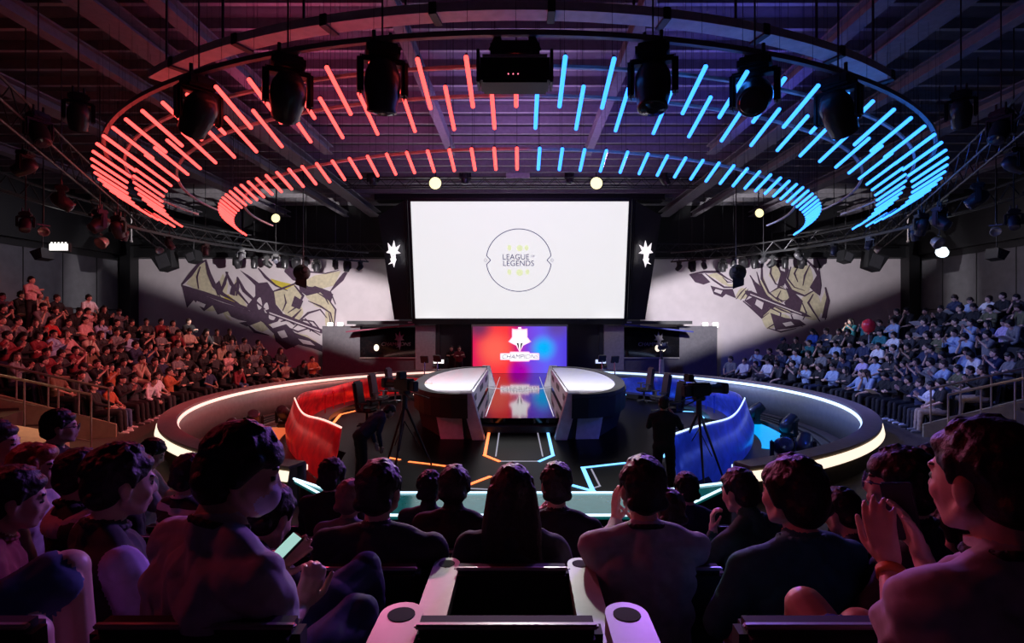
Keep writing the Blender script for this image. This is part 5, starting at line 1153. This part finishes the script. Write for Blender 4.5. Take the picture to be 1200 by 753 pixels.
# B: big man on the blue side clapping around a dark phone, orange watch band
Bp, fB = near(1150, 562, 1.16, .30, 'ash white', 'blue', 'large person in a pale shirt raising both hands with a dark phone', skin=2, vox=.006, hm=HC['short'], girth=1.1, shoulders=.20, long_sleeve=False, hp=-.06, hy=.05, fold=.010, short_legs=True, knee_px=[(945, 712, 1.55), (1010, 738, 1.5)],
   arms_px=[((1056, 748, 1.22), (1043, 662, 1.36)), ((1112, 720, 1.30), (1082, 655, 1.42))], hands=[((-.18, .15, 1), (.9, .3, 0), 1, .35), ((-.35, .1, 1), (-.9, .5, 0), -1, .25)])
phone_at(1056, 598, 1.46, (-.15, .1, 1), (.6, .8, 0), 'dark smartphone between the raised hands of the person in the pale shirt', lit=False)
wq = at(1043, 662, 1.36); eq = at(1056, 748, 1.22); dr = (eq-wq).normalized()
m = MB(); m.lathe([(.029, -.011), (.0325, -.011), (.0325, .011), (.029, .011)], wq+dr*.022, dr, 20); o = m.build('watch_band', mat('orange_strap', (.60, .20, .05), .5), smooth=True); o.parent = Bp; bpy.context.view_layer.update(); o.matrix_parent_inverse = Bp.matrix_world.inverted()
# C: man with glasses
C_, fC = near(1052, 566, 1.95, .85, 'charcoal', 'black', 'person with glasses in dark clothes turned towards the screen', 'short', skin=0, vox=.007, hy=.1, arms=[((-.26, .10, .80), (-.12, .26, .78)), ((.26, .08, .78), (.05, .3, .76))], girth=1.1, hm=HN['bowl'])
def glasses(o, fr, mt):
    m = MB(); C, H = fr
    def P(x, y, z): return C+H @ Vector((x, y, z))
    for s in (-1, 1):
        c = [P(s*.034+.024*math.cos(t), .100, .0+.019*math.sin(t)) for t in [2*PI*k/14 for k in range(15)]]; m.path(c, .0028, 6)
        m.path([P(s*.058, .098, .006), P(s*.078, .05, .008), P(s*.084, -.01, .004)], .0025, 6)
    m.path([P(-.011, .101, .002), P(.011, .101, .002)], .0025, 6); child(o, 'glasses', m, mt)
glasses(C_, fC, mat('blue_frame', (.05, .07, .25), .3))
# D: thick bowl hair, teal sweater
D_, fD = near(927, 578, 1.98, .28, 'teal', 'black', 'person with thick round black hair in a dark teal sweater', 'bob', vox=.007, hm=HN['bowl'], sc_=1.06, girth=1.05, shoulders=.20, hy=.25)
# G: broad person in grey pink shirt clapping
G_, fG = near(752, 572, 2.28, .05, 'ash white', 'lavender', 'broad person in a dusty pale shirt clapping beside the long-haired one', 'short', vox=.007, girth=1.12, shoulders=.20, sc_=1.03, long_sleeve=True,
   arms_px=[((712, 640, 2.35), (722, 612, 2.55)), ((790, 655, 2.35), (748, 615, 2.58))], hands=[((.0, .1, 1), (1, .2, 0), -1, .2), ((-.3, .3, 1), (-1, 0, 0), -1, .25)])
# I: woman with long hair
I_, fI = near(600, 578, 2.42, 0, 'charcoal', 'black', 'person with long straight dark hair seen from behind', 'long', 1, vox=.007, long_sleeve=False, girth=.92, shoulders=.175)
# L: man in black t-shirt
L_, fL = near(446, 574, 2.40, -.05, 'charcoal', 'black', 'person in a black T-shirt seen from behind, red side of the empty seats', 'short', vox=.007, girth=1.1, shoulders=.215, sc_=1.04, long_sleeve=False, hm=HC['short'], hy=-.1)
# H: dark top in the third row
near(652, 568, 3.1, 0, 'black', 'black', 'slim person in a black top in the third row beside the centre', 'short', vox=.009, girth=1.0, arms=[((-.25, .1, .8), (-.1, .3, .95)), ((.25, .1, .8), (-.04, .3, .95))])
near(533, 569, 3.35, -.1, 'black', 'black', 'person in a dark suit jacket in the third row', 'short', vox=.009, collar=True, girth=1.05, hm=HC['bowl'])
near(505, 572, 4.2, -.25, 'charcoal', 'black', 'person in a dark collared top behind the suited one', 'curly', vox=.010, collar=True)
near(412, 584, 3.7, -.2, 'grey', 'black', 'person with pinkish cropped hair and grey shirt clapping', 'short', mat('ash_pink_hair', (.30, .17, .17), .5, var=.2), vox=.010, arms=poses['clapping']['arms'], hands=prep_hands(dict(poses['clapping']))['hands'])
near(390, 556, 4.1, -.2, 'black', 'black', 'person with black hair in a dark jacket beside the cropped-hair one', 'short', vox=.010, hm=HN['bowl'])
near(865, 576, 3.1, .55, 'green', 'black', 'person with hand at the chin and a striped collar', 'short', vox=.009, collar=True, lean=.2, arms=[((-.14, .26, .80), (-.06, .20, 1.0)), ((.2, .2, .74), (.0, .3, .76))], hands=[((0, -.1, 1), (.5, -.5, 0), -1, .8), ((-1, .2, 0), (0, 0, -1), -1, .5)])
near(803, 572, 4.3, .2, 'navy', 'black', 'small dark-haired person in navy before the teal apron', 'short', vox=.010)
near(783, 600, 3.2, .1, 'lavender', 'black', 'person in a lavender shirt half hidden by the broad clapping person', 'short', vox=.011, lean=.25)
near(1088, 545, 3.4, 1.0, 'charcoal', 'black', 'person in profile with dark hair beyond the one with glasses', 'short', vox=.010)
near(985, 600, 3.0, .5, 'navy', 'navy', 'person in navy bending down between the aisle and the teal sweater', 'short', vox=.011, lean=.3)
near(318, 606, 2.3, -.35, 'black', 'black', 'person in a black jacket hunched forward behind the one in the face mask', 'short', vox=.008, lean=.55, hp=.1, girth=1.15, shoulders=.21, fold=.006)
near(225, 556, 3.4, -.5, 'striped', 'black', 'person in a black and white striped shirt by the ring barrier', 'short', vox=.009, collar=False)
Q_, fQ = near(179, 531, 4.9, -1.15, 'ash white', 'maroon', 'person in a pink shirt bowed over a lit phone near the barrier', 'short', vox=.009, hp=-.35, lean=.12, long_sleeve=False, arms=[((-.22, .14, .80), (-.04, .33, .86)), ((.22, .16, .80), (.05, .35, .86))])
phone(Q_, (0, .45, .97), Matrix.Rotation(.55, 3, 'X'), 'lit smartphone held by the bowed person in pink')
R_, fR = near(145, 566, 1.95, -.75, 'charcoal', 'black', 'person with wavy black hair and a lavender sleeve under a dark vest', 'curly', sleeve='lavender', vest=True, vox=.007, hp=-.05, girth=1.08, shoulders=.205, lean=.05)
near(98, 556, 2.75, -.8, 'black', 'black', 'person wearing a pale ring-shaped neck pillow', 'short', vox=.009)
S_ = bpy.context.scene.objects[-1] if False else None
T_, fT = near(42, 548, 2.9, -1.25, 'ash white', 'black', 'person with copper hair and choker seen in profile', 'bob', 2, vox=.008, girth=.92, shoulders=.17, hm=HN['bob'], long_sleeve=False)
U_, fU = near(72, 500, 4.0, -1.0, 'black', 'black', 'person with glasses in black beneath the stair railing', 'short', vox=.009, girth=1.15, shoulders=.21, arms=[((-.24, .14, .80), (-.04, .36, .92)), ((.24, .16, .80), (.05, .36, .92))], hands=prep_hands(dict(poses['clapping']))['hands'])
glasses(U_, fU, mat('dark_frame', (.03, .03, .03), .3))
near(-2, 520, 3.0, -1.2, 'maroon', 'black', 'dark-haired person in maroon at the outer end, beside the one in black with glasses', 'short', vox=.009)
near(20, 585, 2.2, -.9, 'maroon', 'black', 'dark-haired person in maroon below the copper-haired one', 'short', vox=.009, lean=.15)
near(118, 545, 4.6, -1.1, 'maroon', 'black', 'person with bright forehead behind the neck pillow wearer', 'short', vox=.011, lean=.1)
near(1120, 620, 2.3, .6, 'navy', 'navy', 'person in navy hidden behind the raised hands', 'bowl', vox=.010)
# neck pillow
p = at(98, 597, 2.72); m = MB(); P = [(.14*math.cos(t), .12*math.sin(t), .02*math.sin(t)) for t in [math.radians(-230+290*k/20) for k in range(21)]]
for a, b in zip(P, P[1:]): m.tube(a, b, .052, n=12)
for q in P: m.ell(q, (.053,)*3, n=10, m=7)
o = m.build('neck_pillow', mat('pale_pillow', (.55, .45, .48), .8), smooth=True, label='pale ring-shaped neck pillow around a spectator\'s neck', cat='pillow'); o.location = p; o.rotation_euler = (.3, 0, -.6)
# knees at the lower red corner: seated neighbour of the camera row
N_, fN = near(-230, 520, 1.22, -.75, 'green', 'denim blue', 'person in rolled blue jeans whose bare knee juts out by the aisle', 'short', vox=.008, knee_px=[(30, 748, 1.40), (78, 668, 1.55)], fold=.008, short_legs=.93, girth=1.1, arms=[((-.25, .08, .79), (-.10, .32, .66)), ((.25, .08, .79), (.10, .34, .72))])
# stage crew
def crew(loc, rz, shirt, pants, label, sc_=1, **kw):
    me, fr = figure('person', vox=.011, legs='stand', fold=.004, **kw)
    o = bpy.data.objects.new('person', me); col.objects.link(o); o.location = loc; o.rotation_euler = (0, 0, rz); o.scale = (sc_,)*3; dress(o, shirt, pants, 1); put_hair(o, fr, HM['short'], 0); return tag(o, label, 'person')
p = fl(778, 588); crew((p[0], p[1], -.05), -.35, 'black', 'black', 'camera operator in black at the tripod camera, seen from behind', arms=[((-.26, .10, .82), (-.10, .34, .92)), ((.26, .12, .82), (.12, .42, .98))])
p = fl(422, 573); crew((p[0], p[1], -.05), -1.0, 'navy', 'black', 'stage worker in a dark suit stooping beside the red wall', lean=.85, head_off=(0, .06, 1.20), hp=.1, arms=[((-.22, .12, .78), (-.14, .34, .66)), ((.22, .12, .78), (.14, .36, .66))])
